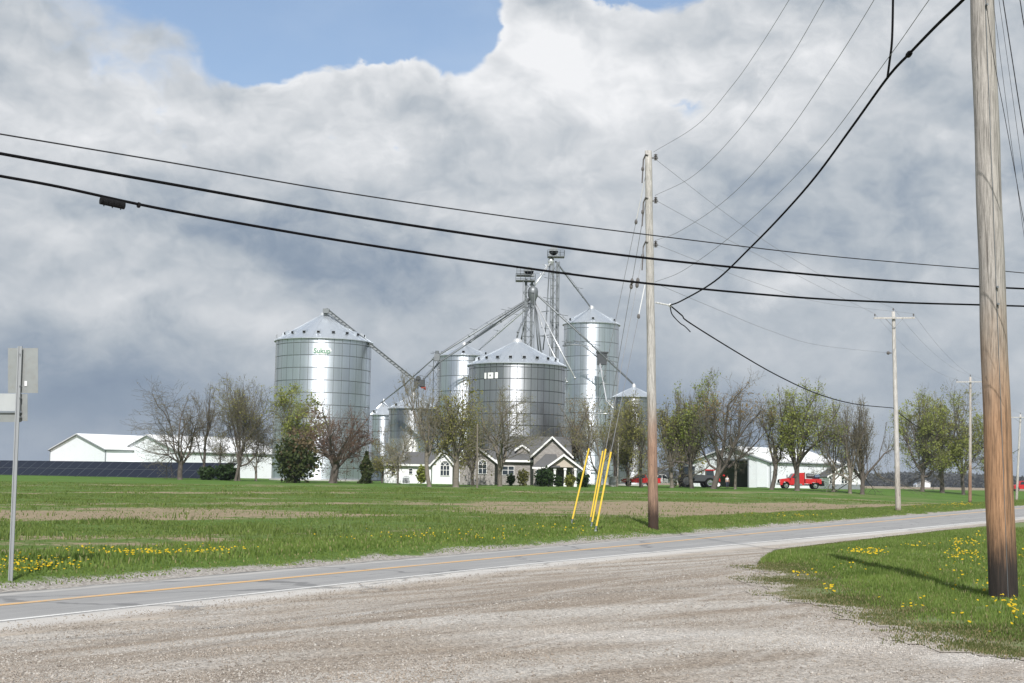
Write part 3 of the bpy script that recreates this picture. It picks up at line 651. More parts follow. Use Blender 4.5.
tag(link('verge_grass', blades('verge_grass', Xs, Ys, hh, .02 + .0004 * Ys, M['grass'])), 'short green verge grass along the far side of the road', 'grass', kind='stuff')
N = 420000
Ys = 30 + 120 * RNG.uniform(0, 1, N) ** 1.25; Xs = Ys * RNG.uniform(-.42, .42, N); v = vv(Xs, Ys)
dens = (1 - .90 * sst(field_dry(Xs, Ys) * 1.5 * (.45 + 1.1 * fbm(Xs * .11, Ys * .2, 99)))) * .66 * (.2 + 1.1 * sst((fbm(Xs * .18, Ys * .35, 95) - .3) / .35))
k = (v > 22.5) & (RNG.uniform(size=N) < dens); Xs, Ys = Xs[k], Ys[k]
clump = sst((fbm(Xs * .55, Ys * .55, 97) - .52) / .2)
hh = (.05 + .15 * clump) * RNG.uniform(.5, 1.4, len(Xs)) * (1 - .35 * sst((Ys - 60) / 40))
tag(link('field_growth', blades('field_growth', Xs, Ys, hh, .02 + .00045 * Ys, M['weed'], 0, .5)), 'green crop and weeds growing in the bare field', 'crop', kind='stuff')
# dandelions
def dandelions():
    sp = []
    def cl(x0, y0, sx, sy, n):
        for _ in range(n):
            p = gnd(random.gauss(x0, sx), random.gauss(y0, sy)); sp.append(p)
    cl(40, 577, 26, 4, 190); cl(25, 567, 30, 3, 60); cl(150, 557.5, 34, 1.2, 110); cl(210, 555, 20, 1.4, 40); cl(90, 556, 30, 3, 26)
    cl(450, 540, 60, 3.5, 70); cl(560, 533, 25, 2.5, 30); cl(800, 519, 26, 1.4, 60); cl(960, 506.5, 10, .8, 60); cl(925, 509, 18, 1, 30)
    cl(866, 556.5, 9, 1.6, 75); cl(965, 548, 9, 2, 40); cl(963, 559, 8, 2.6, 46); cl(985, 541, 7, 2, 14); cl(830, 597, 3, 1.4, 14); cl(798, 582, 6, 1.4, 9)
    cl(1014, 617, 6, 5, 30); cl(960, 580, 40, 12, 34); cl(990, 600, 30, 22, 30); cl(912, 615, 8, 5, 8); cl(850, 572, 20, 4, 10); cl(912, 551, 10, 1.6, 14); cl(1000, 556, 20, 8, 20)
    mb = MB()
    for p in sp:
        v_ = vv(p.x, p.y) + (float(flare(uu(p.x, p.y))) if vv(p.x, p.y) < 13 else 0)
        if 11.3 < v_ < 19.8: continue
        h = random.uniform(.05, .13) + .001 * p.y; r = random.uniform(.012, .021) * (1 + .012 * p.y)
        n = 6; c = Vector((p.x, p.y, p.z + h + .03)); tlt = Vector((random.gauss(0, .3), random.gauss(-.4, .3), 1)).normalized(); a = tlt.orthogonal().normalized(); b = tlt.cross(a)
        mb.add([c + tlt * r * .35] + [c + a * r * cos(2 * PI * i / n) + b * r * sin(2 * PI * i / n) for i in range(n)], [(0, 1 + i, 1 + (i + 1) % n) for i in range(n)])
    tag(mb.build('dandelions', M['dandelion']), 'yellow dandelions in drifts on both grass verges', 'dandelions', kind='stuff')
dandelions()

# far woods: a mass of small foliage faces
def woods(name, x0, x1, Y0, dep, hgt, n, label):
    X0 = at(x0, 480, Y0).x; X1 = at(x1, 480, Y0).x
    X = RNG.uniform(X0, X1, n); Y = Y0 + RNG.uniform(0, dep, n); top = hgt * (.55 + .6 * fbm(X * .02, Y * .005, 13) + .35 * (vnoise(X * .12, Y * .02, 14) - .5))
    Zt = top * RNG.uniform(0, 1, n) ** .8; c = np.stack([X, Y, tz(X, Y) + Zt], -1); T = c[:, None] + RNG.normal(0, 1, (n, 3, 3)) * np.array([1.6, 1.6, 1.2])
    tag(link(name, np_mesh(name, T.reshape(-1, 3), np.arange(3 * n).reshape(-1, 3), M['woods'])), label, 'woods', kind='stuff')
woods('distant_woods', 560, 1240, 1500, 90, 15, 52000, 'bluish band of far-off woods on the right horizon')

# ------------------------------------------------------------------ grain bins
def grain_bin(label, x, Y, halfpx, eave_y, apex_y, rings, cols, sheet='galv', joint='gap', first=.42, vents=8, cap=True, ladder=True, skirt=None, gap=(.10, .06), roof='roof_steel', ribs=30):
    b = foot(x - .4, Y, eave_y + 30); rad = halfpx * Y / F; H_ = at(x, eave_y, Y).z - b.z + .002 * rad; RH = at(x, apex_y, Y).z - b.z - H_
    t = thing('grain_bin', label, 'grain bin', b, 0, 'grain bins of the farm')
    MB().lathe([(rad - .05, 0), (rad - .05, H_)], (0, 0, 0), 48).build('wall', M[joint], t, True)
    MB().lathe([(rad + .35, -.6), (rad + .35, .25), (rad - .1, .25)], (0, 0, 0), 40).build('foundation', M['stone_grey'], t)
    rh = H_ / (rings - 1 + first); z = H_ - rh * first; lv = [(z, rh * first)]
    for i in range(rings - 1): z -= rh; lv.append((z, rh))
    meshes = {}
    for li, (z0, hh) in enumerate(lv):
        key = round(hh, 3)
        if key not in meshes:
            mb = MB(); da = 2 * PI / cols; g_ = gap[1] / rad; K = 6; vs = []
            for half in (0, 1):
                vs = []
                for zz in (gap[0], hh):
                    for q in range(K + 1):
                        a = -da / 2 + half * da / 2 + g_ * .5 + (da / 2 - g_) * q / K
                        vs.append((rad * cos(a), rad * sin(a), zz))
                mb.add(vs, [(q, q + 1, K + 2 + q, K + 1 + q) for q in range(K)])
            meshes[key] = mb.mesh('wall_sheet', M[sheet], True)
        for c in range(cols):
            link('wall_sheet', meshes[key], t, (0, 0, z0), 2 * PI * c / cols)
    ro = rad + .28; mb = MB(); mb.lathe([(ro, H_ - .12), (ro, H_), (rad * .07, H_ + RH * .97)], (0, 0, 0), 60)
    for i in range(ribs):
        a = 2 * PI * i / ribs; mb.tube((ro * cos(a), ro * sin(a), H_ + .03), (rad * .07 * cos(a), rad * .07 * sin(a), H_ + RH * .97 + .03), .05, .035, 4)
    mb.build('roof', M[roof], t)
    if cap: MB().lathe([(rad * .10, 0), (rad * .10, .35), (rad * .06, .6), (.05, .75)], (0, 0, H_ + RH * .93), 16).build('peak_cap', M['steel_wh'], t, True)
    if vents:
        vm_ = MB().prism([(0, 0), (.6, 0), (.6, .38), (0, .68)], (0, -.3, 0), (1, 0, 0), (0, 0, 1), (0, 1, 0), .6); vm_.cur = 1
        vm_.box((.61, 0, .19), (.03, .46, .30)); vme = vm_.mesh('roof_vent', [M['roof_steel'], M['black']])
        for i in range(vents):
            a = 2 * PI * (i + .5) / vents; k = .80
            link('roof_vent', vme, t, (rad * k * cos(a), rad * k * sin(a), H_ + RH * (1 - k) - .08), a)
    if ladder:
        a = R(-155); px_, py_ = (rad + .18) * cos(a), (rad + .18) * sin(a); tx, ty = -sin(a), cos(a); mb = MB()
        for s_ in (-.25, .25): mb.tube((px_ + tx * s_, py_ + ty * s_, .3), (px_ + tx * s_, py_ + ty * s_, H_ + .8), .04, n=4)
        for i in range(int(H_ / .6)): mb.tube((px_ - tx * .25, py_ - ty * .25, .6 + i * .6), (px_ + tx * .25, py_ + ty * .25, .6 + i * .6), .025, n=3)
        mb.build('ladder', M['steel'], t)
    if skirt:
        MB().lathe([(rad + .02, 0), (rad + .02, skirt)], (0, 0, 0), 48).build('lower_wall', M['galv_white'], t, True)
    t['rad'] = rad; t['H'] = H_; t['RH'] = RH
    return t
M['stone_grey'] = plain('concrete', (.42, .41, .39), .9, 0, .15, 1.5, .2)
B1 = grain_bin('tall wide galvanised bin farthest left with a green name on its wall', 323.5, 215, 47.6, 342.5, 314, 12, 18, vents=18)
B2 = grain_bin('squat dull grey bin in front of the elevator towers with a white emblem', 517, 200, 48.3, 366.5, 341, 11, 22, 'galv_dark', 'gap_dk', gap=(.10, .085), vents=20)
B3 = grain_bin('bright bin half hidden behind the left shoulder of the dull grey bin', 464, 235, 27, 357, 345, 9, 14, vents=6)
B4 = grain_bin('tall narrow shiny bin right of the elevator towers with a landing box on it', 591.5, 246, 27.6, 325, 308, 12, 14, vents=6)
B5 = grain_bin('small low bin just left of the roadside pole with a spout to its roof', 634, 222, 20.5, 397.5, 387, 7, 12, 'galv_dark', vents=0)
B6 = grain_bin('low bin with pale lower wall behind the white house wing', 413, 226, 24, 409, 395, 5, 12, 'galv_dark', vents=4, skirt=7.0)
B7 = grain_bin('slim pale bin squeezed beside the tall left bin', 383, 240, 11.5, 415, 402, 6, 10, 'galv', 'gap', vents=4)
# conical hopper bottom of the tall narrow bin's neighbour
def text_on_cyl(parent, txt, rad, ang0, z0, size, mat, spacing=1.0):
    cu = bpy.data.curves.new('lettering', 'FONT'); cu.body = txt; cu.size = size; cu.align_x = 'CENTER'; cu.extrude = .02; cu.resolution_u = 3; cu.offset = .03
    ob = bpy.data.objects.new('lettering', cu); COL.objects.link(ob); dg = bpy.context.evaluated_depsgraph_get()
    me_ = bpy.data.meshes.new_from_object(ob.evaluated_get(dg)); bpy.data.objects.remove(ob)
    for v_ in me_.vertices:
        a = ang0 + v_.co.x * spacing / rad; r_ = rad + .05 + v_.co.z; zz = z0 + v_.co.y; v_.co = (r_ * cos(a), r_ * sin(a), zz)
    me_.materials.clear(); me_.materials.append(mat); me_.name = 'lettering'
    return link('lettering', me_, parent)
def cyl_patch(name, parent, rad, ang0, w, z0, z1, mat, off=.04, ell=False):
    mb = MB(); K = 16; a0 = ang0 - w / rad / 2; da = w / rad / K
    vs = []
    for i in range(K + 1):
        q = (2 * i / K - 1); s_ = math.sqrt(max(0, 1 - q * q)) if ell else 1; zm = (z0 + z1) / 2; hz = (z1 - z0) / 2 * s_
        for z in (zm - hz, zm + hz): vs.append(((rad + off) * cos(a0 + da * i), (rad + off) * sin(a0 + da * i), z))
    mb.add(vs, [(2 * i, 2 * i + 2, 2 * i + 3, 2 * i + 1) for i in range(K)]); return mb.build(name, mat, parent, True)
def bin_ang(t, px):   # angle on the wall seen at pixel column px
    c = t.location; A = math.atan2(-c.y, -c.x); off = (px - 512) / F * c.y - c.x; return A + math.asin(max(-1, min(1, off / t['rad'])))
a_ = bin_ang(B1, 321.5); zc = at(321.5, 350.3, 207.6).z - B1.location.z
cyl_patch('emblem', B1, B1['rad'], a_, 2.9, zc - .62, zc + .62, M['white_logo'], .03, True)
text_on_cyl(B1, 'Sukup', B1['rad'], a_, zc - .42, 1.05, M['green_logo'])
for cx, w_ in ((487, .38), (492, .92), (497.7, .46)):
    z1 = at(cx, 372.2, 193.4).z - B2.location.z; z0 = at(cx, 378.2, 193.4).z - B2.location.z
    cyl_patch('emblem', B2, B2['rad'], bin_ang(B2, cx), w_ * 1.0, z0, z1, M['white_logo'], .05)
cyl_patch('emblem_mark', B2, B2['rad'], bin_ang(B2, 491.7), .22, z0 + .3, z1 - .3, M['gap_lt'], .07)

# ------------------------------------------------------------------ elevator legs, spouts, conveyor
def px3(x, y, Y): return at(x, y, Y)
def lattice(mb, p0, p1, w, n, r):
    p0, p1 = Vector(p0), Vector(p1)
    cs = [(-w, -w), (w, -w), (w, w), (-w, w)]
    for c in cs: mb.tube(p0 + Vector((*c, 0)), p1 + Vector((*c, 0)), r, n=4)
    for i in range(n):
        a = p0.lerp(p1, i / n); b = p0.lerp(p1, (i + 1) / n)
        for k in range(4):
            c, d = cs[k], cs[(k + 1) % 4]; mb.tube(a + Vector((*c, 0)), a + Vector((*d, 0)), r * .6, n=3); mb.tube(a + Vector((*(c if i % 2 else d), 0)), b + Vector((*(d if i % 2 else c), 0)), r * .5, n=3)
def local(t, p): return Vector(p) - t.location
def platform(t, c, w, d, rail=1.05):
    mb = MB(); mb.box(c, (w, d, .12))
    for sx in np.linspace(-w / 2, w / 2, 5):
        for sy in (-d / 2, d / 2): mb.tube((c[0] + sx, c[1] + sy, c[2]), (c[0] + sx, c[1] + sy, c[2] + rail), .035, n=3)
    for zz in (.55, 1.05):
        for sy in (-d / 2, d / 2): mb.tube((c[0] - w / 2, c[1] + sy, c[2] + zz), (c[0] + w / 2, c[1] + sy, c[2] + zz), .035, n=3)
        for sx in (-w / 2, w / 2): mb.tube((c[0] + sx, c[1] - d / 2, c[2] + zz), (c[0] + sx, c[1] + d / 2, c[2] + zz), .035, n=3)
    return mb.build('platform', M['steel_dk'], t)
def spout(t, pts, r=.17, mat='steel', flanges=True, truss=True):
    r *= .66
    pts = [local(t, px3(*p)) for p in pts]; mb = MB(); mb.path(pts, r, 7)
    for a, b in zip(pts, pts[1:]):
        n = max(1, int((b - a).length / 5))
        if flanges:
            for i in range(n + 1): q = a.lerp(b, i / n); d = (b - a).normalized() * .1; mb.tube(q - d, q + d, r * 1.6, n=6)
        if truss:
            for i in range(1, 3): q = a.lerp(b, i / 3 - .05); e_ = Vector((0, 0, .7)); mb.tube(q, q + e_, .05, n=3); mb.tube(q + Vector((-.7, 0, .75)), q + Vector((.8, 0, .5)), .05, n=3)
            up = Vector((0, 0, .45)); mb.tube(a + up * .3, a.lerp(b, .5) + up, .035, n=3); mb.tube(a.lerp(b, .5) + up, b + up * .3, .035, n=3)
    return mb.build('spout', M[mat], t, True)
b = foot(528, 222)
L1 = thing('elevator_tower', 'shorter left grain elevator tower with the distributor and fan of spouts', 'grain elevator', b)
z1 = at(526, 279, 222).z - b.z
for xx in (524.2, 530.2):
    c = local(L1, px3(xx, 400, 222)); mb = MB(); mb.box((c.x, 0, z1 / 2), (.42, .55, z1)); mb.build('leg_casing', M['steel_dk'], L1)
mb = MB(); c = local(L1, px3(527.2, 400, 222)); lattice(mb, (c.x, 0, 0), (c.x, 0, z1), .95, 14, .07); mb.build('tower_frame', M['steel_dk'], L1)
platform(L1, local(L1, px3(525.5, 281, 222)), 3.2, 2.2); platform(L1, local(L1, px3(524, 275.5, 222)), 2.4, 2.0)
c = local(L1, px3(529, 274, 222)); mb = MB(); mb.box((c.x, 0, c.z), (1.6, 1.0, .9)); mb.tube((c.x, -.5, c.z + .4), (c.x, .5, c.z + .4), .75, n=14); mb.build('elevator_head', M['steel'], L1)
c = local(L1, px3(533, 291, 222)); mb = MB(); mb.lathe([(.25, .75), (.7, .5), (.85, 0), (.8, -.9), (.45, -1.6), (.3, -2.3)], c, 16); mb.build('distributor', M['steel'], L1, True)
mb = MB(); c0 = local(L1, px3(531.5, 284, 222)); mb.tube(c0, c + Vector((0, 0, .6)), .3); mb.build('down_pipe', M['steel'], L1)
for sp in (
    ([(532, 297, 222), (438, 355.5, 224), (433, 359, 224)], .20, 'steel', True),
    ([(532, 301, 222), (440, 362, 226), (413, 391, 226)], .18, 'steel', True),
    ([(531, 299, 222), (466, 344, 235)], .18, 'steel', True),
    ([(532, 304, 222), (477, 352, 235)], .15, 'steel_wh', True),
    ([(531, 303, 222), (518, 332, 200), (516.8, 339, 200)], .19, 'steel', False),
    ([(536, 294, 222), (580, 334, 225), (634, 385, 222)], .19, 'steel', True),
    ([(535, 301, 222), (575, 378, 215)], .16, 'steel_wh', False),
    ([(534.5, 303, 222), (549, 345, 215), (567, 382, 212)], .16, 'steel_wh', False),
    ([(535, 300, 222), (541, 352, 218)], .20, 'steel_dk', False),
    ([(534, 303, 222), (538.5, 352, 220)], .18, 'steel_dk', False),
    ([(529, 303, 222), (519, 350, 226)], .18, 'steel_dk', False),
    ([(433, 359, 224), (405, 384, 232), (381, 403, 240)], .17, 'steel', False)):
    spout(L1, sp[0], sp[1], sp[2], True, sp[3])
b = foot(553, 226)
L2 = thing('elevator_tower', 'taller right grain elevator tower with a railed platform on top', 'grain elevator', b)
z2 = at(553, 262, 226).z - b.z
for xx in (551.5, 555.6):
    c = local(L2, px3(xx, 400, 226)); mb = MB(); mb.box((c.x, 0, z2 / 2), (.36, .5, z2)); mb.build('leg_casing', M['steel_dk'], L2)
mb = MB(); c = local(L2, px3(553.4, 400, 226)); lattice(mb, (c.x, 0, 0), (c.x, 0, z2), .70, 18, .07); mb.build('tower_frame', M['steel_dk'], L2)
platform(L2, local(L2, px3(556, 257, 226)), 2.8, 2.0)
c = local(L2, px3(553.5, 254, 226)); mb = MB(); mb.box((c.x, 0, c.z), (1.5, 1.0, .9)); mb.tube((c.x, -.5, c.z + .4), (c.x, .5, c.z + .4), .75, n=14); mb.tube((c.x + .6, 0, c.z), (c.x + .6, 0, c.z + 1.9), .05, n=4); mb.build('elevator_head', M['steel'], L2)
c = local(L2, px3(551, 260.5, 226)); mb = MB(); mb.lathe([(.15, .5), (.5, .3), (.55, -.3), (.2, -.8)], c, 12); mb.build('head_spout', M['steel_wh'], L2, True)
spout(L2, [(551, 262, 226), (533.6, 287, 222)], .2, 'steel_wh', False)
spout(L2, [(556, 262, 226), (591, 308, 246)], .15, 'steel', True)
spout(L2, [(549.5, 265, 226), (546, 325, 224), (543, 350, 224)], .16, 'steel_dk', False)
mb = MB()
for yy in (312, 336): q0 = local(L2, px3(541, yy, 225)); q1 = local(L2, px3(549, yy - 1, 226)); mb.tube(q0, q1, .08, n=4)
mb.build('cross_brace', M['steel_dk'], L2)
# incline conveyor off the left bin
b = foot(412, 214)
cv = thing('conveyor', 'long inclined conveyor running down from the left bin roof to the spouts', 'conveyor', b)
p0, p1 = local(cv, px3(327, 310, 214)), local(cv, px3(421, 385.5, 212)); mb = MB()
for dz in (-.28, .28):
    for dy in (-.3, .3): mb.tube(p0 + Vector((0, dy, dz)), p1 + Vector((0, dy, dz)), .07, n=4)
for i in range(28):
    q = p0.lerp(p1, i / 27); q2 = p0.lerp(p1, min(1, (i + 1) / 27))
    for dy in (-.3, .3): mb.tube(q + Vector((0, dy, -.28)), q2 + Vector((0, dy, .28)), .04, n=3)
mb.build('truss', M['steel_dk'], cv)
mb = MB(); d = (p1 - p0); mb.slab([p0 + Vector((0, -.25, -.15)), p1 + Vector((0, -.25, -.15)), p1 + Vector((0, .25, -.15)), p0 + Vector((0, .25, -.15))], .3); mb.build('trough', M['steel'], cv)
q = local(cv, px3(326.2, 311, 214)); mb = MB(); mb.box(q, (.95, .8, .7)); mb.build('discharge_head', M['steel'], cv)
q = local(cv, px3(419.5, 383, 212)); mb = MB(); mb.box(q, (1.7, 1.0, 1.0), 0); mb.tube(q + Vector((-.2, -.5, .7)), q + Vector((-.2, .5, .7)), .4, n=10); mb.build('drive_motor', M['grey_body'], cv)
q = local(cv, px3(423.5, 387.5, 212)); mb = MB(); mb.box(q, (.7, .6, .28)); mb.tube(q, q + Vector((.35, 0, -.35)), .14, n=6); mb.build('end_cap', M['pink_orange'], cv)
mb = MB()
for dx in (-.9, .9): q = local(cv, px3(418, 383, 212)); mb.tube(q + Vector((0, 0, -.4)), (q.x + dx, q.y, 0), .08, n=4)
mb.build('support_leg', M['steel_dk'], cv)
# spout support mast with its box
b = foot(434.5, 224)
sm = thing('support_mast', 'lattice support mast carrying spouts beside the bright bin', 'mast', b)
mb = MB(); zt = at(437, 359, 224).z - b.z; lattice(mb, (0, 0, 0), (local(sm, px3(437, 359, 224)).x, 0, zt), .55, 12, .06); mb.build('mast_frame', M['steel_dk'], sm)
q = local(sm, px3(437, 357.5, 224)); mb = MB(); mb.box(q, (.9, .9, 1.1)); mb.tube(q + Vector((0, 0, .5)), q + Vector((0, 0, 1.1)), .3, n=8); mb.build('transfer_box', M['steel'], sm)
# landing and box on the tall narrow bin
b = foot(600, 236)
cw = thing('landing_box', 'dark landing box with railed catwalk and down pipe on the tall narrow bin', 'catwalk', b)
q = local(cw, px3(602, 359, 236)); mb = MB(); mb.box(q, (1.7, 1.4, 2.0)); mb.box(q + Vector((0, 0, 1.1)), (2.1, 1.7, .2)); mb.build('box', M['grey_body'], cw)
mb = MB(); 
for dx in (-.7, .7): mb.tube(q + Vector((dx, 0, -1)), (q.x + dx, q.y, 0), .09, n=4)
for i in range(8): zz = i * q.z / 8; mb.tube((q.x - .7, q.y, zz), (q.x + .7, q.y, zz + q.z / 8), .05, n=3)
mb.build('support_leg', M['steel_dk'], cw)
spout(cw, [(562.5, 346, 236), (574, 344.5, 236), (583, 345.5, 236), (601, 360, 236)], .15, 'steel', False)
spout(cw, [(600, 364, 235), (606.5, 401, 233), (617, 412, 230)], .18, 'steel_wh', False); spout(cw, [(594, 414, 230), (618, 413, 230)], .14, 'steel_wh', False)

# ------------------------------------------------------------------ gabled sheds and barns
def shed(name, label, cat, xr, Yr, alpha, xl, xe, eave_y, apex, base_y=480, group=None, door=None, roofm='roof_white', wallm='white_wall', over=.35, trimm='trim'):
    """near corner at pixel xr depth Yr; gable runs to pixel xl, long wall to pixel xe"""
    C = foot(xr, Yr, base_y); ax = Vector((sin(alpha), cos(alpha), 0)); g = Vector((-cos(alpha), sin(alpha), 0))
    Lp = plane_hit(xl, base_y, C, C + g); Ep = plane_hit(xe, base_y, C, C + ax); w = (Lp - C).xy.length; L = (Ep - C).xy.length
    eh = at(xr, eave_y, Yr).z - C.z; mid = C + g * (w / 2); rh = at(apex[0], apex[1], mid.y).z - C.z
    t = thing(name, label, cat, C, 0, group); Z = Vector((0, 0, 1)); o = Vector((0, 0, 0)); zb = -1.0
    sl = (rh - eh) / (w / 2)
    def gz(s_): return eh + sl * (s_ if s_ < w / 2 else w - s_)
    if door is None:
        MB().prism([(0, zb), (w, zb), (w, eh), (w / 2, rh), (0, eh)], o, g, Z, ax, .15).build('gable_wall', M[wallm], t)
    else:
        d0 = (plane_hit(door[1], base_y, C, C + g) - C).xy.length; d1 = (plane_hit(door[0], base_y, C, C + g) - C).xy.length; dh = door[2]
        mb = MB(); mb.prism([(0, zb), (d0, zb), (d0, gz(d0)), (0, eh)], o, g, Z, ax, .15); mb.prism([(d1, zb), (w, zb), (w, eh), (d1, gz(d1))], o, g, Z, ax, .15)
        mb.prism([(d0, dh), (d1, dh), (d1, gz(d1))] + ([(w / 2, rh)] if d0 < w / 2 < d1 else []) + [(d0, gz(d0))], o, g, Z, ax, .15)
        mb.build('gable_wall', M[wallm], t)
        mb = MB(); mb.prism([(d0, dh - .25), (d1, dh - .25), (d1, dh), (d0, dh)], -ax * .06, g, Z, ax, .05); mb.prism([(d0, 0), (d0 + .25, 0), (d0 + .25, dh), (d0, dh)], -ax * .06, g, Z, ax, .05); mb.build('door_frame', M['trim'], t)
        # sliding leaf pushed aside to the right of the opening
        MB().prism([(.6, .1), (d0 * .62, .1), (d0 * .62, dh), (.6, dh)], -ax * .10, g, Z, ax, .04).build('sliding_door', M[wallm], t)
        mb = MB(); mb.prism([(w * .05, 0), (w * .95, 0), (w * .95, eh * .97), (w * .05, eh * .97)], ax * (L * .8), g, Z, ax, .1); mb.build('inner_wall', M['dark_in'], t)
    mb = MB(); mb.prism([(0.15, zb), (L, zb), (L, eh), (0.15, eh)], o, ax, Z, g, .15); mb.build('side_wall', M[wallm], t)
    mb = MB(); mb.prism([(0.15, zb), (L, zb), (L, eh), (0.15, eh)], g * (w - .15), ax, Z, g, .15); mb.build('side_wall', M[wallm], t)
    MB().prism([(0.16, zb), (w - .16, zb), (w - .16, eh), (w / 2, rh - .05), (.16, eh)], ax * (L - .15), g, Z, ax, .14).build('gable_wall', M[wallm], t)
    ov = over; mb = None
    for s0, s1, z0 in ((-ov, w / 2, eh - sl * ov), (w + ov, w / 2, eh - sl * ov)):
        a = g * s0 + Z * (z0 + .05) - ax * ov; b_ = g * s1 + Z * (rh + .05) - ax * ov; LL = ax * (L + 2 * ov)
        q_ = [a, a + LL, b_ + LL, b_] if s0 < 0 else [b_, b_ + LL, a + LL, a]
        MB().slab(q_, .14).build('roof', M[roofm], t)
        e_ = MB(); e_.path([a - Z * .16 - ax * .02, b_ - Z * .16 - ax * .02], .13, 4); e_.path([a - Z * .12, a + LL - Z * .12], .12, 4); e_.build('rake_trim', M[trimm], t)
    e_ = MB(); e_.box((0, 0, eh / 2), (.22, .22, eh)); e_.box((g.x * w, g.y * w, eh / 2), (.22, .22, eh)); e_.build('corner_trim', M[trimm], t)
    return t, C, ax, g, w, L, eh, rh
A48 = R(47)
shed('barn', 'left white barn of the pair behind the dark solar panels', 'barn', 104.5, 300, A48, 49, 190, 449.2, (78, 434.2), 478, 'white barns behind the solar panels')
shed('barn', 'right white barn behind the bare trees with the long roof towards the tall bin', 'barn', 177.5, 290, A48, 117, 281, 451.5, (147, 435.2), 478, 'white barns behind the solar panels')
sh = shed('machine_shed', 'white machine shed with an open dark doorway behind the leaning tree', 'shed', 770.5, 232, R(49), 692, 842, 461.5, (731.5, 447), 486, None, (716, 749, 4.9))
# ------------------------------------------------------------------ small white house right of the red truck
def gable_front(t, c0, w, eh, rh, depth, wall, roofm, over=.35, trim='trim_white', sill=0.0, zb=-.8):
    """gable facing the camera (-Y): c0 = local (x, y) of the left front corner"""
    X_, Z = Vector((1, 0, 0)), Vector((0, 0, 1)); Yd = Vector((0, 1, 0)); o = Vector((c0[0], c0[1], 0)); sl = (rh - eh) / (w / 2)
    if wall: MB().prism([(0, zb), (w, zb), (w, eh), (w / 2, rh), (0, eh)], o, X_, Z, Yd, depth).build('wall', M[wall], t)
    for s0 in (-1, 1):
        xa = -over if s0 < 0 else w + over; a = o + X_ * xa + Z * (eh - sl * over + .04) - Yd * over; b_ = o + X_ * (w / 2) + Z * (rh + .04) - Yd * over; LL = Yd * (depth + over)
        MB().slab([a, a + LL, b_ + LL, b_][::(1 if s0 > 0 else -1)], -.16 if s0 > 0 else -.16).build('roof', M[roofm], t)
        e_ = MB(); e_.slab([a - Z * .17 - Yd * .03, b_ - Z * .17 - Yd * .03, b_ + Z * .13 - Yd * .03, a + Z * .13 - Yd * .03], .06); e_.build('rake_board', M[trim], t)
def window(t, x, y, z0, w, h, mull=1, arch=False, frame='trim_white'):
    mb = MB(); fw = .06
    for dx in (-w / 2, w / 2): mb.box((x + dx, y - .04, z0 + h / 2), (fw, .12, h + fw))
    for zz in (z0, z0 + h): mb.box((x, y - .043, zz), (w - fw, .12, fw))
    for i in range(mull): mb.box((x - w / 2 + w * (i + 1) / (mull + 1), y - .042, z0 + h / 2), (.07, .1, h - fw))
    mb.box((x, y - .041, z0 + h * .55), (w - fw, .09, .06))
    if arch:
        pts = [(x + (w / 2) * cos(PI * i / 10), y - .04, z0 + h + fw / 2 + w * .5 * sin(PI * i / 10)) for i in range(11)]; mb.path(pts, .07, 4)
        for q in (3, 5, 7): mb.path([(x, y - .04, z0 + h), pts[q]], .035, 4)
    f_ = mb.build('window', M[frame], t)
    g_ = MB(); g_.box((x, y - .012, z0 + h / 2), (w - fw, .03, h - fw))
    if arch: g_.prism([((w / 2 - .05) * cos(PI * i / 10), (w * .5 - .05) * sin(PI * i / 10)) for i in range(11)], (x, y - .027, z0 + h + .05), (1, 0, 0), (0, 0, 1), (0, 1, 0), .03)
    g_.build('pane', M['glass'], f_); return f_
Yw = 226; b = foot(847, Yw, 486)
hw = thing('small_house', 'small white gabled house with narrow dark windows right of the red truck', 'house', b)
def lx(t, x, Y): return at(x, 480, Y).x - t.location.x
def lz(t, x, y, Y): return at(x, y, Y).z - t.location.z
x0, x1 = lx(hw, 829, Yw), lx(hw, 864, Yw)
gable_front(hw, (x0, 0), x1 - x0, lz(hw, 847, 476, Yw), lz(hw, 847, 464.5, Yw), 9, 'house_white', 'shingle')
for px_ in (828.5, 842.5, 845.7): window(hw, lx(hw, px_, Yw) + (.35 if px_ < 830 else 0), 0, lz(hw, px_, 483.5, Yw), .42, 1.05, 0)
MB().box(((x0 + x1) / 2, -.06, .35), (x1 - x0 + .1, .2, .9)).build('plinth', M['trim'], hw)

# ------------------------------------------------------------------ the farmhouse
Yh = 185; b = foot(480, Yh, 483)
fh = thing('farmhouse', 'low farmhouse of brick gables and a white wing under dark shingles', 'house', b)
def hx(x, d=0): return at(x, 480, Yh + d).x - b.x
def hz(x, y, d=0): return at(x, y, Yh + d).z - b.z
def side_roof(x0, x1, yf, eave, yr, ridge, over=.4):      # ridge along X, slope facing the camera and its back
    a = Vector((x0, yf - over, eave - .1)); c = Vector((x1, yf - over, eave - .1)); e_ = Vector((x1, yr, ridge)); f_ = Vector((x0, yr, ridge)); s_ = Vector((0, 2 * (yr - yf) + over * 2, 0))
    MB().slab([a, c, e_, f_], .16).build('roof', M['shingle'], fh)
    MB().slab([f_, e_, c + s_, a + s_], .16).build('roof', M['shingle'], fh)
    MB().box(((x0 + x1) / 2, yf - over - .05, eave - .08), (x1 - x0, .08, .28)).build('gutter', M['trim_white'], fh)
# white wing on the left
wx0, wx1 = hx(384, 3), hx(434, 3); eh = hz(408, 464.8, 3)
MB().box(((wx0 + wx1) / 2, 3 + 4, (eh - .8) / 2), (wx1 - wx0, 8, eh + .8)).build('wall', M['house_white'], fh)
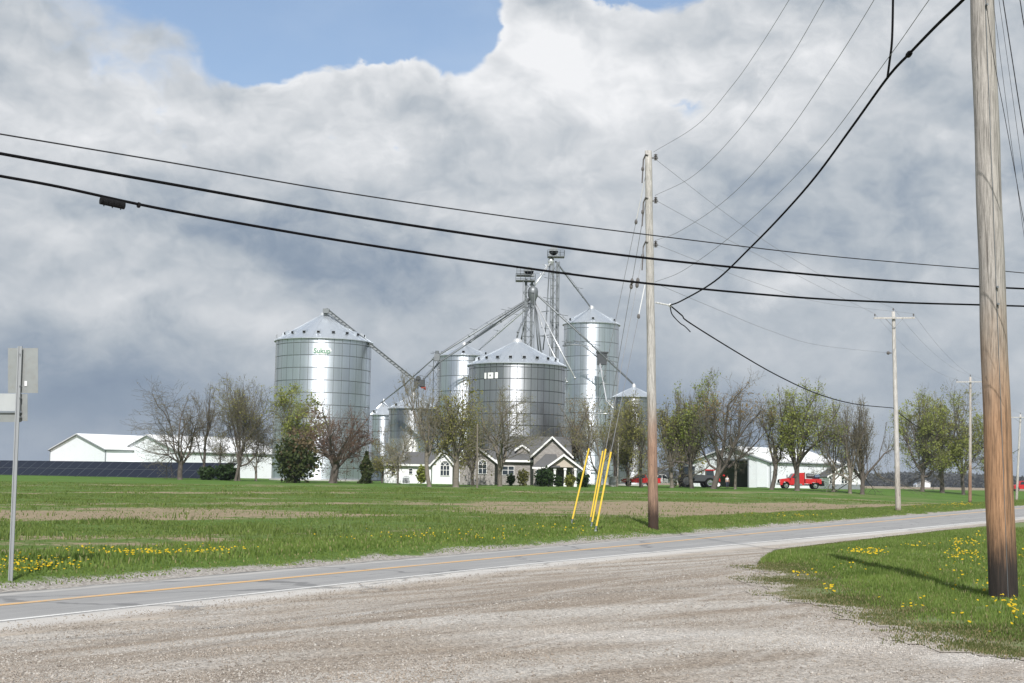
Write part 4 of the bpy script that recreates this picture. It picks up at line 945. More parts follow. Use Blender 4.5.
# hip roof of that wing
rz_ = hz(410, 451.8, 7); r0, r1 = hx(398, 7), hx(446, 7); zz = eh - .05
q0, q1, q2, q3 = Vector((wx0 - .4, 2.6, zz)), Vector((wx1 + 2, 2.6, zz)), Vector((wx1 + 2, 11.4, zz)), Vector((wx0 - .4, 11.4, zz)); k0, k1 = Vector((r0, 7, rz_)), Vector((r1, 7, rz_))
MB().add([q0, q1, q2, q3, k0, k1], [(0, 1, 5, 4), (2, 3, 4, 5), (3, 0, 4), (1, 2, 5), (3, 2, 1, 0)]).build('roof', M['shingle'], fh)
MB().box(((wx0 + wx1) / 2 - .2, 2.56, eh - .03), (wx1 - wx0 + .4, .1, .26)).build('gutter', M['trim_white'], fh)
for px_ in (393.5, 410.5): window(fh, hx(px_, 3), 3, hz(px_, 474, 3), .5, .75, 0)
# white projecting gable with arched window
gable_front(fh, (hx(432), 0), hx(452.3) - hx(432), hz(442, 463.2), hz(442, 451.6), 10, 'house_white', 'shingle')
window(fh, hx(444.7), 0, hz(444, 475.6), hx(449.3) - hx(440.2), hz(444, 465.6) - hz(444, 475.6), 2, True)
# brick gable
gable_front(fh, (hx(459.5, -1), -1), hx(494.5, -1) - hx(459.5, -1), hz(477, 460.6, -1), hz(477, 447.2, -1), 11, 'brick', 'shingle', .45)
window(fh, hx(482.3, -1), -1, hz(482, 473.8, -1), hx(486.3, -1) - hx(478, -1), hz(482, 464.3, -1) - hz(482, 473.8, -1), 1, True)
# main body, its roof and dormer
mx0, mx1 = hx(462, 3), hx(575, 3); me_ = hz(510, 460.4, 3)
MB().box(((mx0 + mx1) / 2, 3 + 4.5, (me_ - .8) / 2), (mx1 - mx0, 9, me_ + .8)).build('wall', M['brick'], fh)
side_roof(hx(488, 3), hx(572, 3), 3, me_, 8, hz(520, 437.2, 8))
dx0, dx1 = hx(516.2, 4), hx(527, 4)
gable_front(fh, (dx0, 4), dx1 - dx0, hz(521, 449.2, 4), hz(521, 445.2, 4), 4, 'brick', 'shingle', .3, zb=hz(521, 456, 4))
# tall front gable
gable_front(fh, (hx(533.5, -1), -1), hx(569.8, -1) - hx(533.5, -1), hz(551, 454.4, -1), hz(551, 437.4, -1), 9, 'brick', 'shingle', .45)
# porch roof, its gable, columns and door
gable_front(fh, (hx(547, -4), -4), hx(580, -4) - hx(547, -4), hz(563, 467.3, -4), hz(563, 455.2, -4), 3.2, None, 'shingle', .35)
MB().prism([(0, 0), (hx(578, -3.9) - hx(549, -3.9), 0), ((hx(578, -3.9) - hx(549, -3.9)) / 2, hz(563, 456.6, -4) - hz(563, 467.2, -4))], (hx(549, -3.9), -3.9, hz(563, 467.2, -4)), (1, 0, 0), (0, 0, 1), (0, 1, 0), .25).build('porch_gable', M['cream'], fh)
pe = hz(540, 467.6, -4)
MB().slab([(hx(532, -4), -4.2, pe), (hx(560, -4), -4.2, pe), (hx(556, -1), -1, hz(548, 455, -1)), (hx(545, -1), -1, hz(548, 455, -1))], .14).build('porch_roof', M['shingle'], fh)
MB().box(((hx(532, -4) + hx(548, -4)) / 2, -4.25, pe - .05), (hx(548, -4) - hx(532, -4), .1, .24)).build('gutter', M['trim_white'], fh)
for px_ in (554.7, 565, 575.3):
    mb = MB(); xx = hx(px_, -3.9); mb.box((xx, -3.8, pe / 2), (.27, .27, pe)); mb.box((xx, -3.8, pe - .15), (.4, .4, .25)); mb.box((xx, -3.8, .15), (.38, .38, .35)); mb.build('porch_column', M['trim_white'], fh)
mb = MB(); mb.box((hx(561), -1.06, 1.05), (1.0, .1, 2.1)); dr = mb.build('door', M['grey_body'], fh); MB().box((hx(561) + .38, -1.15, 1.0), (.06, .06, .14)).build('handle', M['chrome'], dr)
window(fh, hx(508, 3), 3, hz(508, 475, 3), 1.6, 1.2, 1); window(fh, hx(541.5, -1), -1, .9, 1.5, 1.3, 1)
mb = MB(); mb.box((hx(401), 3.4, hz(402, 452, 6)), (.35, .35, 2.2)); mb.build('vent_stack', M['steel_wh'], fh)
b2 = foot(406, 183, 483); ac = thing('air_conditioner', 'white air conditioner unit by the white wing of the farmhouse', 'air conditioner', b2)
mb = MB(); mb.box((0, 0, .45), (1.0, .9, .9)); mb.box((0, 0, .94), (1.06, .96, .06)); mb.build('cabinet', M['white_wall'], ac)
mb = MB()
for i in range(7): mb.box((0, -.465, .15 + i * .1), (.8, .02, .05))
mb.build('grille', M['grey_body'], ac); mb = MB(); mb.lathe([(.34, 0), (.34, .05), (.05, .07)], (0, 0, .98), 12); mb.build('fan_guard', M['grey_body'], ac)

# ------------------------------------------------------------------ distant white farm
for i, (px_, w_, hgt, lb) in enumerate(((925.5, 8, 5.5, 'tiny far-off white farmhouse in front of the distant woods'), (919, 4, 3.5, 'tiny far-off white shed left of the far farmhouse'), (596, 10, 5, 'far-off white shed seen between the bins'))):
    bb = foot(px_, 1100 + 15 * i, 486); t = thing('far_building', lb, 'building', bb)
    gable_front(t, (-w_ / 2, 0), w_, hgt * .6, hgt, 9, 'house_white', 'shingle' if i != 1 else 'roof_steel', .5)

# ------------------------------------------------------------------ solar array
al = R(27); so = foot(200, 200, 478)
sa = thing('solar_array', 'long low array of dark solar panels in front of the white barns', 'solar panels', so, 0)
axs = Vector((-cos(al), sin(al), 0)); upd = Vector((sin(al), cos(al), 0)); tlt = R(33); slope = upd * cos(tlt) + Vector((0, 0, sin(tlt)))
ztop = at(120, 461.3, 206).z - so.z; PW, PH = 2.0, (ztop - .10) / (2 * sin(tlt)) - .04
mb = MB(); mb.add([(0, 0, 0), (PW - .05, 0, 0), (PW - .05, PH, 0), (0, PH, 0), (0, 0, -.04), (PW - .05, 0, -.04), (PW - .05, PH, -.04), (0, PH, -.04)], [(0, 1, 2, 3), (7, 6, 5, 4), (0, 4, 5, 1), (1, 5, 6, 2), (2, 6, 7, 3), (3, 7, 4, 0)])
pm = mb.mesh('solar_panel', M['solar'])
fr = MB(); f2 = .05
for a, b_ in (((0, 0), (PW - .05, 0)), ((0, PH), (PW - .05, PH)), ((0, 0), (0, PH)), ((PW - .05, 0), (PW - .05, PH))): fr.tube((a[0], a[1], .0), (b_[0], b_[1], .0), .014, n=4)
fm = fr.mesh('panel_frame', M['steel_dk'])
basis = Matrix((axs * -1, slope, (axs * -1).cross(slope))).transposed()
for i in range(-2, 24):
    for j in range(2):
        o = link('solar_panel', pm, sa); p = axs * (PW * (i + 1)) + slope * ((PH + .04) * j) + Vector((0, 0, .10)); o.matrix_local = Matrix.Translation(p) @ basis.to_4x4()
        q = link('panel_frame', fm, o)
for i in range(-2, 25, 3):
    mb = MB(); p = axs * (PW * i) + upd * (PH * cos(tlt)) ; mb.tube(p - Vector((0, 0, .6)), p + Vector((0, 0, .05 + PH * sin(tlt))), .08, n=6); mb.build('post', M['steel_dk'], sa)
mb = MB(); p0 = axs * (-PW * 2) + upd * (PH * cos(tlt)) + Vector((0, 0, .01 + PH * sin(tlt))); mb.tube(p0, p0 + axs * (PW * 26), .07, n=5); mb.build('rail', M['steel'], sa)

# ------------------------------------------------------------------ road sign seen from behind
pb = gnd(11, 581); Ys_ = pb.y; tp = at(20.5, 349, Ys_)
sg = thing('sign_post', 'metal signpost with the blank backs of road signs at the left road edge', 'road sign', pb)
mb = MB(); a = Vector((0, 0, -.4)); d = tp - pb; U_ = [(-.04, 0), (-.04, .03), (-.02, .03), (-.02, .006), (.02, .006), (.02, .03), (.04, .03), (.04, 0)]
L_ = d.length; dn = d.normalized(); mb.prism(U_, a, (1, 0, 0), (0, -1, 0), dn, L_ + .45); mb.build('post', M['post'], sg)
def panel(x0, y0, x1, y1, yo, mat, name='sign_panel', th=.006):
    p = [at(x_, y_, Ys_ + yo) - pb for x_, y_ in ((x0, y1), (x1, y1), (x1 + (0), y0), (x0, y0))]; mb = MB(); mb.slab(p, -th); return mb.build(name, M[mat], sg)
panel(8, 348, 38, 393, .06, 'alu'); panel(-40, 393.5, 21.5, 411, .07, 'sign_pale'); panel(-40, 412.6, 21.5, 422, .07, 'alu'); panel(21, 394, 27.5, 421, .07, 'alu')
panel(-40, 411.2, 21.5, 412.8, .03, 'gap', 'brace', .02); panel(24.5, 381, 27, 386, .045, 'white_paint', 'sticker', .002)
for yy in (354, 386, 398, 417): q = at(19.5, yy, Ys_ - .05) - pb; mb = MB(); mb.tube(q, q + Vector((0, .1, 0)), .012, n=6); mb.build('bolt', M['steel'], sg)

# ------------------------------------------------------------------ utility poles
def utility_pole(label, xb, yb, xt, yt, rb, rt, mat, extra=None, Y=None, arm=None, group='utility poles along the road', cat='utility pole'):
    base = gnd(xb, yb) if Y is None else foot(xb, Y); top = at(xt, yt, base.y)
    t = thing('utility_pole', label, cat, base, 0, group); d = top - base
    n = 16; rows = 22; vs = []; fs = []
    for i in range(rows + 1):
        k = i / rows; c = d * k + Vector((.006 * sin(i * 1.3), .0, 0)); r = rb + (rt - rb) * k
        if i == 0: c = c - d.normalized() * .3
        for j in range(n): a = 2 * PI * j / n; rr = r * (1 + .025 * sin(3 * a + i * .15) + random.uniform(-.012, .012)); vs.append((c.x + rr * cos(a), c.y + rr * sin(a), c.z))
    for i in range(rows):
        for j in range(n): fs.append((i * n + j, i * n + (j + 1) % n, (i + 1) * n + (j + 1) % n, (i + 1) * n + j))
    fs.append(tuple(rows * n + j for j in range(n))); mb = MB(); mb.add(vs, fs); mb.build('pole', M[mat], t, True)
    return t, base, d
def crossarm(t, base, d, pa, pb_, drop=.25, ins=(0, 1), top_pin=True):
    """arm between pixels pa and pb_ at the pole's depth; returns wire points"""
    A = at(*pa, base.y - .2) - base; B = at(*pb_, base.y - .2) - base; B.z = A.z + (B.z - A.z) * .4
    dr = B - A; mb = MB(); c = (A + B) / 2; mb.slab([A + Vector((0, 0, -.06)), B + Vector((0, 0, -.06)), B + Vector((0, 0, .06)), A + Vector((0, 0, .06))], .11); mb.build('crossarm', M['pole_pale'], t)
    ctr = c.copy(); ctr.x = d.x * (c.z / d.z)
    for s_ in (.28, .72):
        q = A.lerp(B, s_); mb = MB(); mb.tube(q - Vector((0, .06, .03)), Vector((ctr.x, c.y, c.z - .75)), .025, n=4); mb.build('brace', M['steel'], t)
    pts = []
    def ins_(p):
        mb = MB(); mb.tube(p, p + Vector((0, 0, .12)), .015, n=5); mb.lathe([(.03, .10), (.07, .13), (.045, .17), (.065, .20), (.03, .27)], p, 8); mb.build('insulator', M['porcelain'], t)
        return p + Vector((0, 0, .27)) + base
    for s_ in (.03, .97): pts.append(ins_(A.lerp(B, s_) + Vector((0, -.055, .06))))
    if top_pin: pts.append(ins_(d.copy()))
    return pts
P0, P0b, P0d = utility_pole('thick weathered pole standing close on the right corner of grass', 1003.7, 602, 979.5, -60, .205, .17, 'pole_near')
P1, P1b, P1d = utility_pole('tall pole on the far verge beside the yellow guy guards', 653.3, 529, 648.3, 151, .215, .145, 'pole_mid')
P2, P2b, P2d = utility_pole('pale pole with a crossarm at the field edge before the leafy tree row', 898.3, 511, 893.3, 311.5, .21, .13, 'pole_pale')
P3, P3b, P3d = utility_pole('brownish crossarm pole beside the leafy tree row left of the near pole', 970, 503, 970.3, 377, .20, .13, 'pole_brown')
P4, P4b, P4d = utility_pole('small far crossarm pole right of the near pole', 1016.5, 500.5, 1020.5, 414.5, .20, .13, 'pole_pale')
W2 = crossarm(P2, P2b, P2d, (873.5, 318.2), (914.5, 316.6)); W3 = crossarm(P3, P3b, P3d, (956, 382), (983, 381)); W4 = crossarm(P4, P4b, P4d, (1005.5, 417.2), (1031, 417.4))
mb = MB(); q = at(891.5, 353, P2b.y) - P2b; mb.tube(q, q + Vector((-.25, 0, 0)), .05, n=6); mb.ball(q + Vector((-.25, 0, 0)), .14, 8, 5); mb.build('spool_insulator', M['porcelain'], P2)
# hardware on the near pole
mb = MB()
for i in range(14): k0 = i / 14; k1 = (i + 1) / 14; mb.tube(P0d * k0 + Vector((-.01, -.215 + .035 * k0, 0)), P0d * k1 + Vector((-.01, -.215 + .035 * k1, 0)), .005, n=4)
mb.build('ground_wire', M['steel_dk'], P0)
for yy in (5, 287, 304): mb = MB(); q = at(981, yy, P0b.y - .2) - P0b; k = q.z / P0d.z; mb.tube((P0d.x * k, -.24, q.z), (P0d.x * k, .3, q.z), .018, n=6); mb.build('bolt', M['steel_dk'], P0)
# hardware on the tall pole
for yy in (156, 199, 243):
    q = at(645.8, yy + 6, P1b.y) - P1b; mb = MB(); pts = [q + Vector((.08, -.16, .25)), q + Vector((-.02, -.12, .3)), q + Vector((-.1, 0, .1)), q + Vector((-.13, 0, -.5)), q + Vector((-.15, 0, -.9))]; mb.path(pts, .032, 6); mb.ball(q + Vector((-.13, 0, -.3)), .07, 7, 4, (1, 1, 1.6)); mb.build('bracket', M['porcelain'], P1)
    q2 = at(654.5, yy + 2, P1b.y) - P1b; mb = MB(); mb.tube(q2 + Vector((-.2, 0, 0)), q2 + Vector((.15, 0, 0)), .03, n=6)
    for i in range(4): mb.lathe([(.02, 0), (.09, .02), (.02, .07)], q2 + Vector((.05 + .0 * i, 0, -.1 + .07 * i)), 8)
    mb.build('insulator', M['porcelain'], P1)
q = at(655.5, 302.5, P1b.y) - P1b; q2 = at(670, 305.3, P1b.y - .3) - P1b
mb = MB(); mb.tube(q, q2, .035, n=6); mb.ball(q2, .08, 6, 4); mb.build('standoff_arm', M['fibre'], P1)
# the thin poles by the farmhouse
for (xb, yb, xt, yt, Yp, mat, rr, lb) in ((477.2, 483, 477.4, 424, 157, 'bark_pale', .10, 'slim brown pole in front of the brick gable'), (617.5, 484, 618.5, 437, 190, 'pole_pale', .09, 'slim pale post beside the small grey cabinet')):
    utility_pole(lb, xb, yb, xt, yt, rr, rr * .75, mat, Y=Yp, group=None, cat='pole')
b = foot(612.5, 189); bx = thing('utility_cabinet', 'small grey cabinet standing at the foot of the slim pale post', 'utility box', b)
mb = MB(); mb.box((0, 0, .65), (1.0, .7, 1.3)); mb.box((0, 0, 1.33), (1.1, .8, .07)); mb.build('cabinet', M['stone_grey'], bx); mb = MB(); mb.box((0, -.36, .7), (.8, .03, 1.0)); mb.build('door', M['steel'], bx)

# ------------------------------------------------------------------ wires
def smooth(pts, n=10):
    """Catmull-Rom through the points"""
    P = [pts[0] * 2 - pts[1]] + pts + [pts[-1] * 2 - pts[-2]]; out = []
    for i in range(1, len(P) - 2):
        for k in range(n):
            t = k / n; a, b_, c, d = P[i - 1], P[i], P[i + 1], P[i + 2]
            out.append(.5 * ((2 * b_) + (c - a) * t + (2 * a - 5 * b_ + 4 * c - d) * t * t + (3 * b_ - a - 3 * c + d) * t ** 3))
    out.append(P[-2]); return out
def wire(name, label, cat, px, A, B, r, mat='wire', group=None, end0=None, end1=None, n=8):
    pts = [plane_hit(*p, A, B) for p in px]
    if end0 is not None: pts[0] = end0
    if end1 is not None: pts[-1] = end1
    mb = MB(); mb.path(smooth(pts, n), r, 6)
    return tag(mb.build(name, M[mat], None, True), label, cat, group), pts
A_, B_ = (7.05, P0b.y + .25), (-3.5, 12.2)
dx_ = Vector((B_[0] - A_[0], B_[1] - A_[1])).normalized()
def cross_wire(label, px, r, off):
    pts = [plane_hit(x_, y_, (A_[0], A_[1] + off), (B_[0], B_[1] + off)) for x_, y_ in px]
    pts = smooth(pts, 8); L0 = pts[0] - pts[4]; L1 = pts[-1] - pts[-5]
    pts = [pts[0] + L0 * 4 + Vector((0, 0, .12)), pts[0] + L0 * 2 + Vector((0, 0, .03))] + pts + [pts[-1] + L1 * 3, pts[-1] + L1 * 8]
    mb = MB(); mb.path(pts, r, 8); return mb, pts, label
G = 'cables crossing over the gravel lot'
mb, _, lb = cross_wire('topmost thin cable crossing the whole sky to the near pole', [(0, 134), (170, 162.5), (340, 191.8), (500, 215.5), (646, 234.5), (800, 253), (900, 262.5), (978, 268.8), (1024, 273)], .0070, .12)
tag(mb.build('overhead_cable', M['wire_dk'], None, True), lb, 'cable', G)
mb, _, lb = cross_wire('middle thick black cable crossing the whole sky to the near pole', [(0, 153.5), (170, 184), (340, 214), (500, 238.5), (646, 258), (800, 273.5), (900, 281.5), (978, 286.5), (1024, 288.7)], .0142, .02)
tag(mb.build('overhead_cable', M['cable'], None, True), lb, 'cable', G)
mb, pts3, lb = cross_wire('lowest thick black cable with a splice case hanging near its left end', [(0, 176), (60, 187), (170, 210.5), (340, 240.5), (500, 264.5), (646, 283.3), (800, 297.5), (900, 302.5), (978, 304.8), (1024, 306.2)], .0132, .05)
c3 = thing('overhead_cable', lb, 'cable', pts3[0], 0, G); mb.v = [tuple(Vector(q) - pts3[0]) for q in mb.v]; mb.build('strand', M['cable'], c3, True)
s0 = plane_hit(100.5, 199.0, (A_[0], A_[1] + .05), (B_[0], B_[1] + .05)) - pts3[0]; s1 = plane_hit(124.5, 204.3, (A_[0], A_[1] + .05), (B_[0], B_[1] + .05)) - pts3[0]; up = Vector((0, 0, 1)); dv = (s1 - s0)
mb = MB(); mb.tube(s0 - up * .008, s1 - up * .008, .030, n=10); mb.tube(s0 - up * .018, s1 - up * .018, .030, n=10)
for k in (.04, .28, .5, .72, .96): mb.tube(s0 + dv * k - up * .012, s0 + dv * (k + .02) - up * .012, .036, n=10)
for k in (.15, .5, .85): mb.tube(s0 + dv * k - up * .04, s0 + dv * k - up * .058, .006, n=4)
mb.build('splice_case', M['black'], c3)
mb = MB(); e0 = s1 + dv * .55 + up * .022; mb.tube(e0, e0 + dv * .1, .026, n=6); mb.build('lashing_clamp', M['black'], c3)

a1 = (P1b.x, P1b.y); bk = (7.7, 22.0); G = 'wires from the tall pole to the line overhead'
def pt1(x_, y_): return at(x_, y_, P1b.y)
for lb, px in (('bare wire rising steeply from the very top of the tall pole', [(653.5, 152), (697, 125), (732, 86), (759, 48), (789, 0), (815, -45)]),
    ('bare wire rising from the second bracket of the tall pole', [(655, 195.5), (693, 176), (737, 132), (785, 66), (824, 0), (850, -45)]),
    ('bare wire rising from the third bracket of the tall pole', [(655, 240.5), (680, 231), (728, 198), (781, 141), (833, 66), (874, 0), (900, -46)]),
    ('faint lowest bare wire rising right of the tall pole', [(655, 282), (684, 270), (741, 228), (816, 154), (886, 61), (929, 0), (965, -48)])):
    wire('overhead_wire', lb, 'wire', px, a1, bk, .0075, 'wire', G, end0=pt1(*px[0]))
E_px = [(670, 305.3), (682, 300.5), (715, 281), (750, 248), (783, 214), (816, 176), (852, 127), (888, 77), (910, 53), (936, 26), (963, 0), (1005, -42)]
wire('heavy_cable', 'heavy black cable climbing from the white arm of the tall pole', 'cable', E_px, (P1b.x + .7, P1b.y), bk, .028, 'cable', None, end0=q2 + P1b)
wire('service_drop', 'short black drop cable hanging down to the heavy black cable at the top', 'cable', [(893.2, -40), (893, 0), (892, 40), (889.5, 62), (887.5, 77)], (7.4, 32), bk, .024, 'cable')
mb = MB(); k = plane_hit(910, 53, (P1b.x + .7, P1b.y), bk); k2 = plane_hit(908, 55.4, (P1b.x + .7, P1b.y), bk); mb.tube(k, k2, .055, n=8); tag(mb.build('cable_clamp', M['black']), 'small dark clamp on the upper part of the heavy black cable', 'clamp')
a2 = (P2b.x, P2b.y); G = 'wires from the tall pole along the road'
for lb, px, e in (('top wire from the tall pole to the pole by the leafy row', [(654.5, 158.5), (728, 215), (790, 257), (851, 291), (893.3, 311)], W2[2]),
    ('second wire from the tall pole to the left end of the next crossarm', [(656, 200.5), (719, 235), (770, 261), (824, 289), (874, 314)], W2[0]),
    ('third wire from the tall pole to the right end of the next crossarm', [(656.5, 244.5), (706, 264), (765, 286), (825, 303), (914, 315)], W2[1]),
    ('lowest faint wire from the tall pole to the small knob of the next pole', [(657, 284), (726, 313), (771, 331), (818, 345), (889, 353)], None)):
    wire('overhead_wire', lb, 'wire', px, a1, a2, .0075, 'wire', G, end0=pt1(*px[0]), end1=e)
wire('telephone_cable', 'black telephone cable sagging from the tall pole to the pole by the leafy row', 'cable', [(671, 306), (682, 315.5), (690, 323), (739, 353.5), (778.5, 376), (818, 394), (855, 404), (893, 408)], (P1b.x + .7, P1b.y), a2, .03, 'cable', None, end0=q2 + P1b)
wire('loose_tail', 'loose dangling cable tail under the white arm of the tall pole', 'cable', [(671, 306), (671.5, 313), (675, 318), (680.5, 323.5), (685, 326.5), (690.5, 332)], (P1b.x + .7, P1b.y), (P1b.x + 2, P1b.y - .3), .024, 'cable', end0=q2 + P1b)
def span(name, label, p, q_, sag, r, mat='wire', group=None, cat='wire'):
    pts = [p.lerp(q_, i / 12) - Vector((0, 0, sag * 4 * (i / 12) * (1 - i / 12))) for i in range(13)]; mb = MB(); mb.path(pts, r, 5); return tag(mb.build(name, M[mat], None, True), label, cat, group)
G = 'wires between the crossarm poles'
for i, nm in enumerate(('left arm end', 'right arm end', 'pole top')):
    span('overhead_wire', f'wire joining the {nm} of the pale crossarm pole to the brownish one', W2[i], W3[i], 1.0, .0075, 'wire', G)
    span('overhead_wire', f'wire joining the {nm} of the brownish crossarm pole to the small far one', W3[i], W4[i], 1.0, .0075, 'wire', G)
span('telephone_cable', 'low black cable from the pale crossarm pole towards the brownish pole', at(893, 408, P2b.y), at(970, 436, P3b.y), 1.2, .03, 'cable', None, 'cable')
span('telephone_cable', 'low black cable from the brownish pole to the small far pole', at(970, 436, P3b.y), at(1019, 449, P4b.y), 1.5, .03, 'cable', None, 'cable')
# wires over the near pole at the right edge
G = 'wires dropping past the right edge of the frame'
for lb, px, r in (('dark wire leaving the near pole and dropping to the right frame edge', [(984, -20), (991.7, 46), (1005, 118), (1016, 178), (1024, 222), (1040, 300)], .0045),
    ('darkest wire right of the near pole top', [(1000, -15), (1003, 0), (1012, 58), (1024, 134), (1045, 250)], .007),
    ('wire at the top right corner of the sky', [(1016, -20), (1020, 0), (1024, 25), (1036, 90)], .007),
    ('thin faint wire next to the near pole', [(990, -18), (993, 0), (1003, 78), (1013, 155), (1026, 250)], .003),
    ('second thin faint wire right of the near pole', [(996, -18), (999, 0), (1010, 78), (1022, 165), (1034, 250)], .003)):
    wire('overhead_wire', lb, 'wire', px, (9, 20.5), (26, 40), r, 'wire_dk', G)

# ------------------------------------------------------------------ guy wires with yellow guards
G = 'guy wires of the tall pole'
for i, (yt, gb, gt, rod, lb) in enumerate((
    (176, (572.5, 519), (589, 448.5), (180, 222), 'guy wire with the yellow guard standing alone on the left'),
    (203, (590.8, 517), (602.8, 451), None, 'guy wire with the first yellow guard of the three close together'),
    (240, (592.2, 522), (605.8, 449), None, 'guy wire with the middle yellow guard of the three close together'),
    (282, (596.5, 526), (611, 452), (284, 319), 'guy wire with the rightmost yellow guard of the three close together'))):
    g0 = gnd(gb[0] - 1.2, gb[1] + 6); top = at(645.5, yt, P1b.y); t = thing('guy_wire', lb, 'guy wire', g0, 0, G)
    Yt = g0.y; pa = at(*gb, Yt - .02) - g0; pb2 = at(*gt, Yt + .5) - g0; tl = top - g0
    # the strand: anchor, guard, then up to the pole
    mb = MB(); mb.path([Vector((0, 0, -.1)), pa, pb2, tl], .012, 5); mb.build('strand', M['wire'], t)
    mb = MB(); mb.path([pa, pb2], .036, 8); mb.build('guard', M['yellow'], t)
    mb = MB(); mb.tube(pa - (pb2 - pa).normalized() * .35, pa, .03, n=6); mb.ball(pa - (pb2 - pa).normalized() * .2, .07, 6, 4); mb.build('anchor_eye', M['steel_dk'], t)
    k = Vector(tl - pb2)
    if rod:
        f0 = .02; f1 = (rod[1] - rod[0]) / (gt[1] - yt); mb = MB(); mb.path([pb2 + k * (1 - f0), pb2 + k * (1 - f1)], .022, 6); mb.build('strain_rod', M['fibre'], t)
        mb = MB(); mb.ball(pb2 + k * (1 - f1 - .012), .07, 7, 5, (1, 1, 1.6)); mb.build('strain_insulator', M['porcelain'], t)
    else:
        mb = MB(); fz = .68 if i == 1 else .78
        for dz in (0, .02): mb.ball(pb2 + k * (fz + dz), .08, 7, 5, (1, 1, 1.7))
        mb.build('strain_insulator', M['porcelain'], t)

# ------------------------------------------------------------------ trees
def np_tubes(segs, n, taper=True):
    """segs: (p0,p1,r0,r1) rows -> verts, quads"""
    P0_ = np.array([s[0] for s in segs]); P1_ = np.array([s[1] for s in segs]); r0 = np.array([s[2] for s in segs]); r1 = np.array([s[3] for s in segs])
    d = P1_ - P0_; d /= np.linalg.norm(d, axis=1)[:, None] + 1e-9; ref = np.where(np.abs(d[:, 2:3]) > .9, np.array([[1., 0, 0]]), np.array([[0, 0, 1.]]))
    a = np.cross(d, ref); a /= np.linalg.norm(a, axis=1)[:, None]; b = np.cross(d, a); m_ = len(segs); V = np.zeros((m_, 2 * n, 3))
    for k in range(n):
        t = 2 * PI * k / n; o = a * cos(t) + b * sin(t); V[:, k] = P0_ + o * r0[:, None]; V[:, n + k] = P1_ + o * r1[:, None]
    f = np.array([(k, (k + 1) % n, n + (k + 1) % n, n + k) for k in range(n)])
    return V.reshape(-1, 3), (f[None] + 2 * n * np.arange(m_)[:, None, None]).reshape(-1, 4)
def rotv(d, ang, rnd):
    a = d.orthogonal().normalized(); b = d.cross(a); ph = rnd.uniform(0, 2 * PI); o = a * cos(ph) + b * sin(ph); return (d * cos(ang) + o * sin(ang)).normalized()
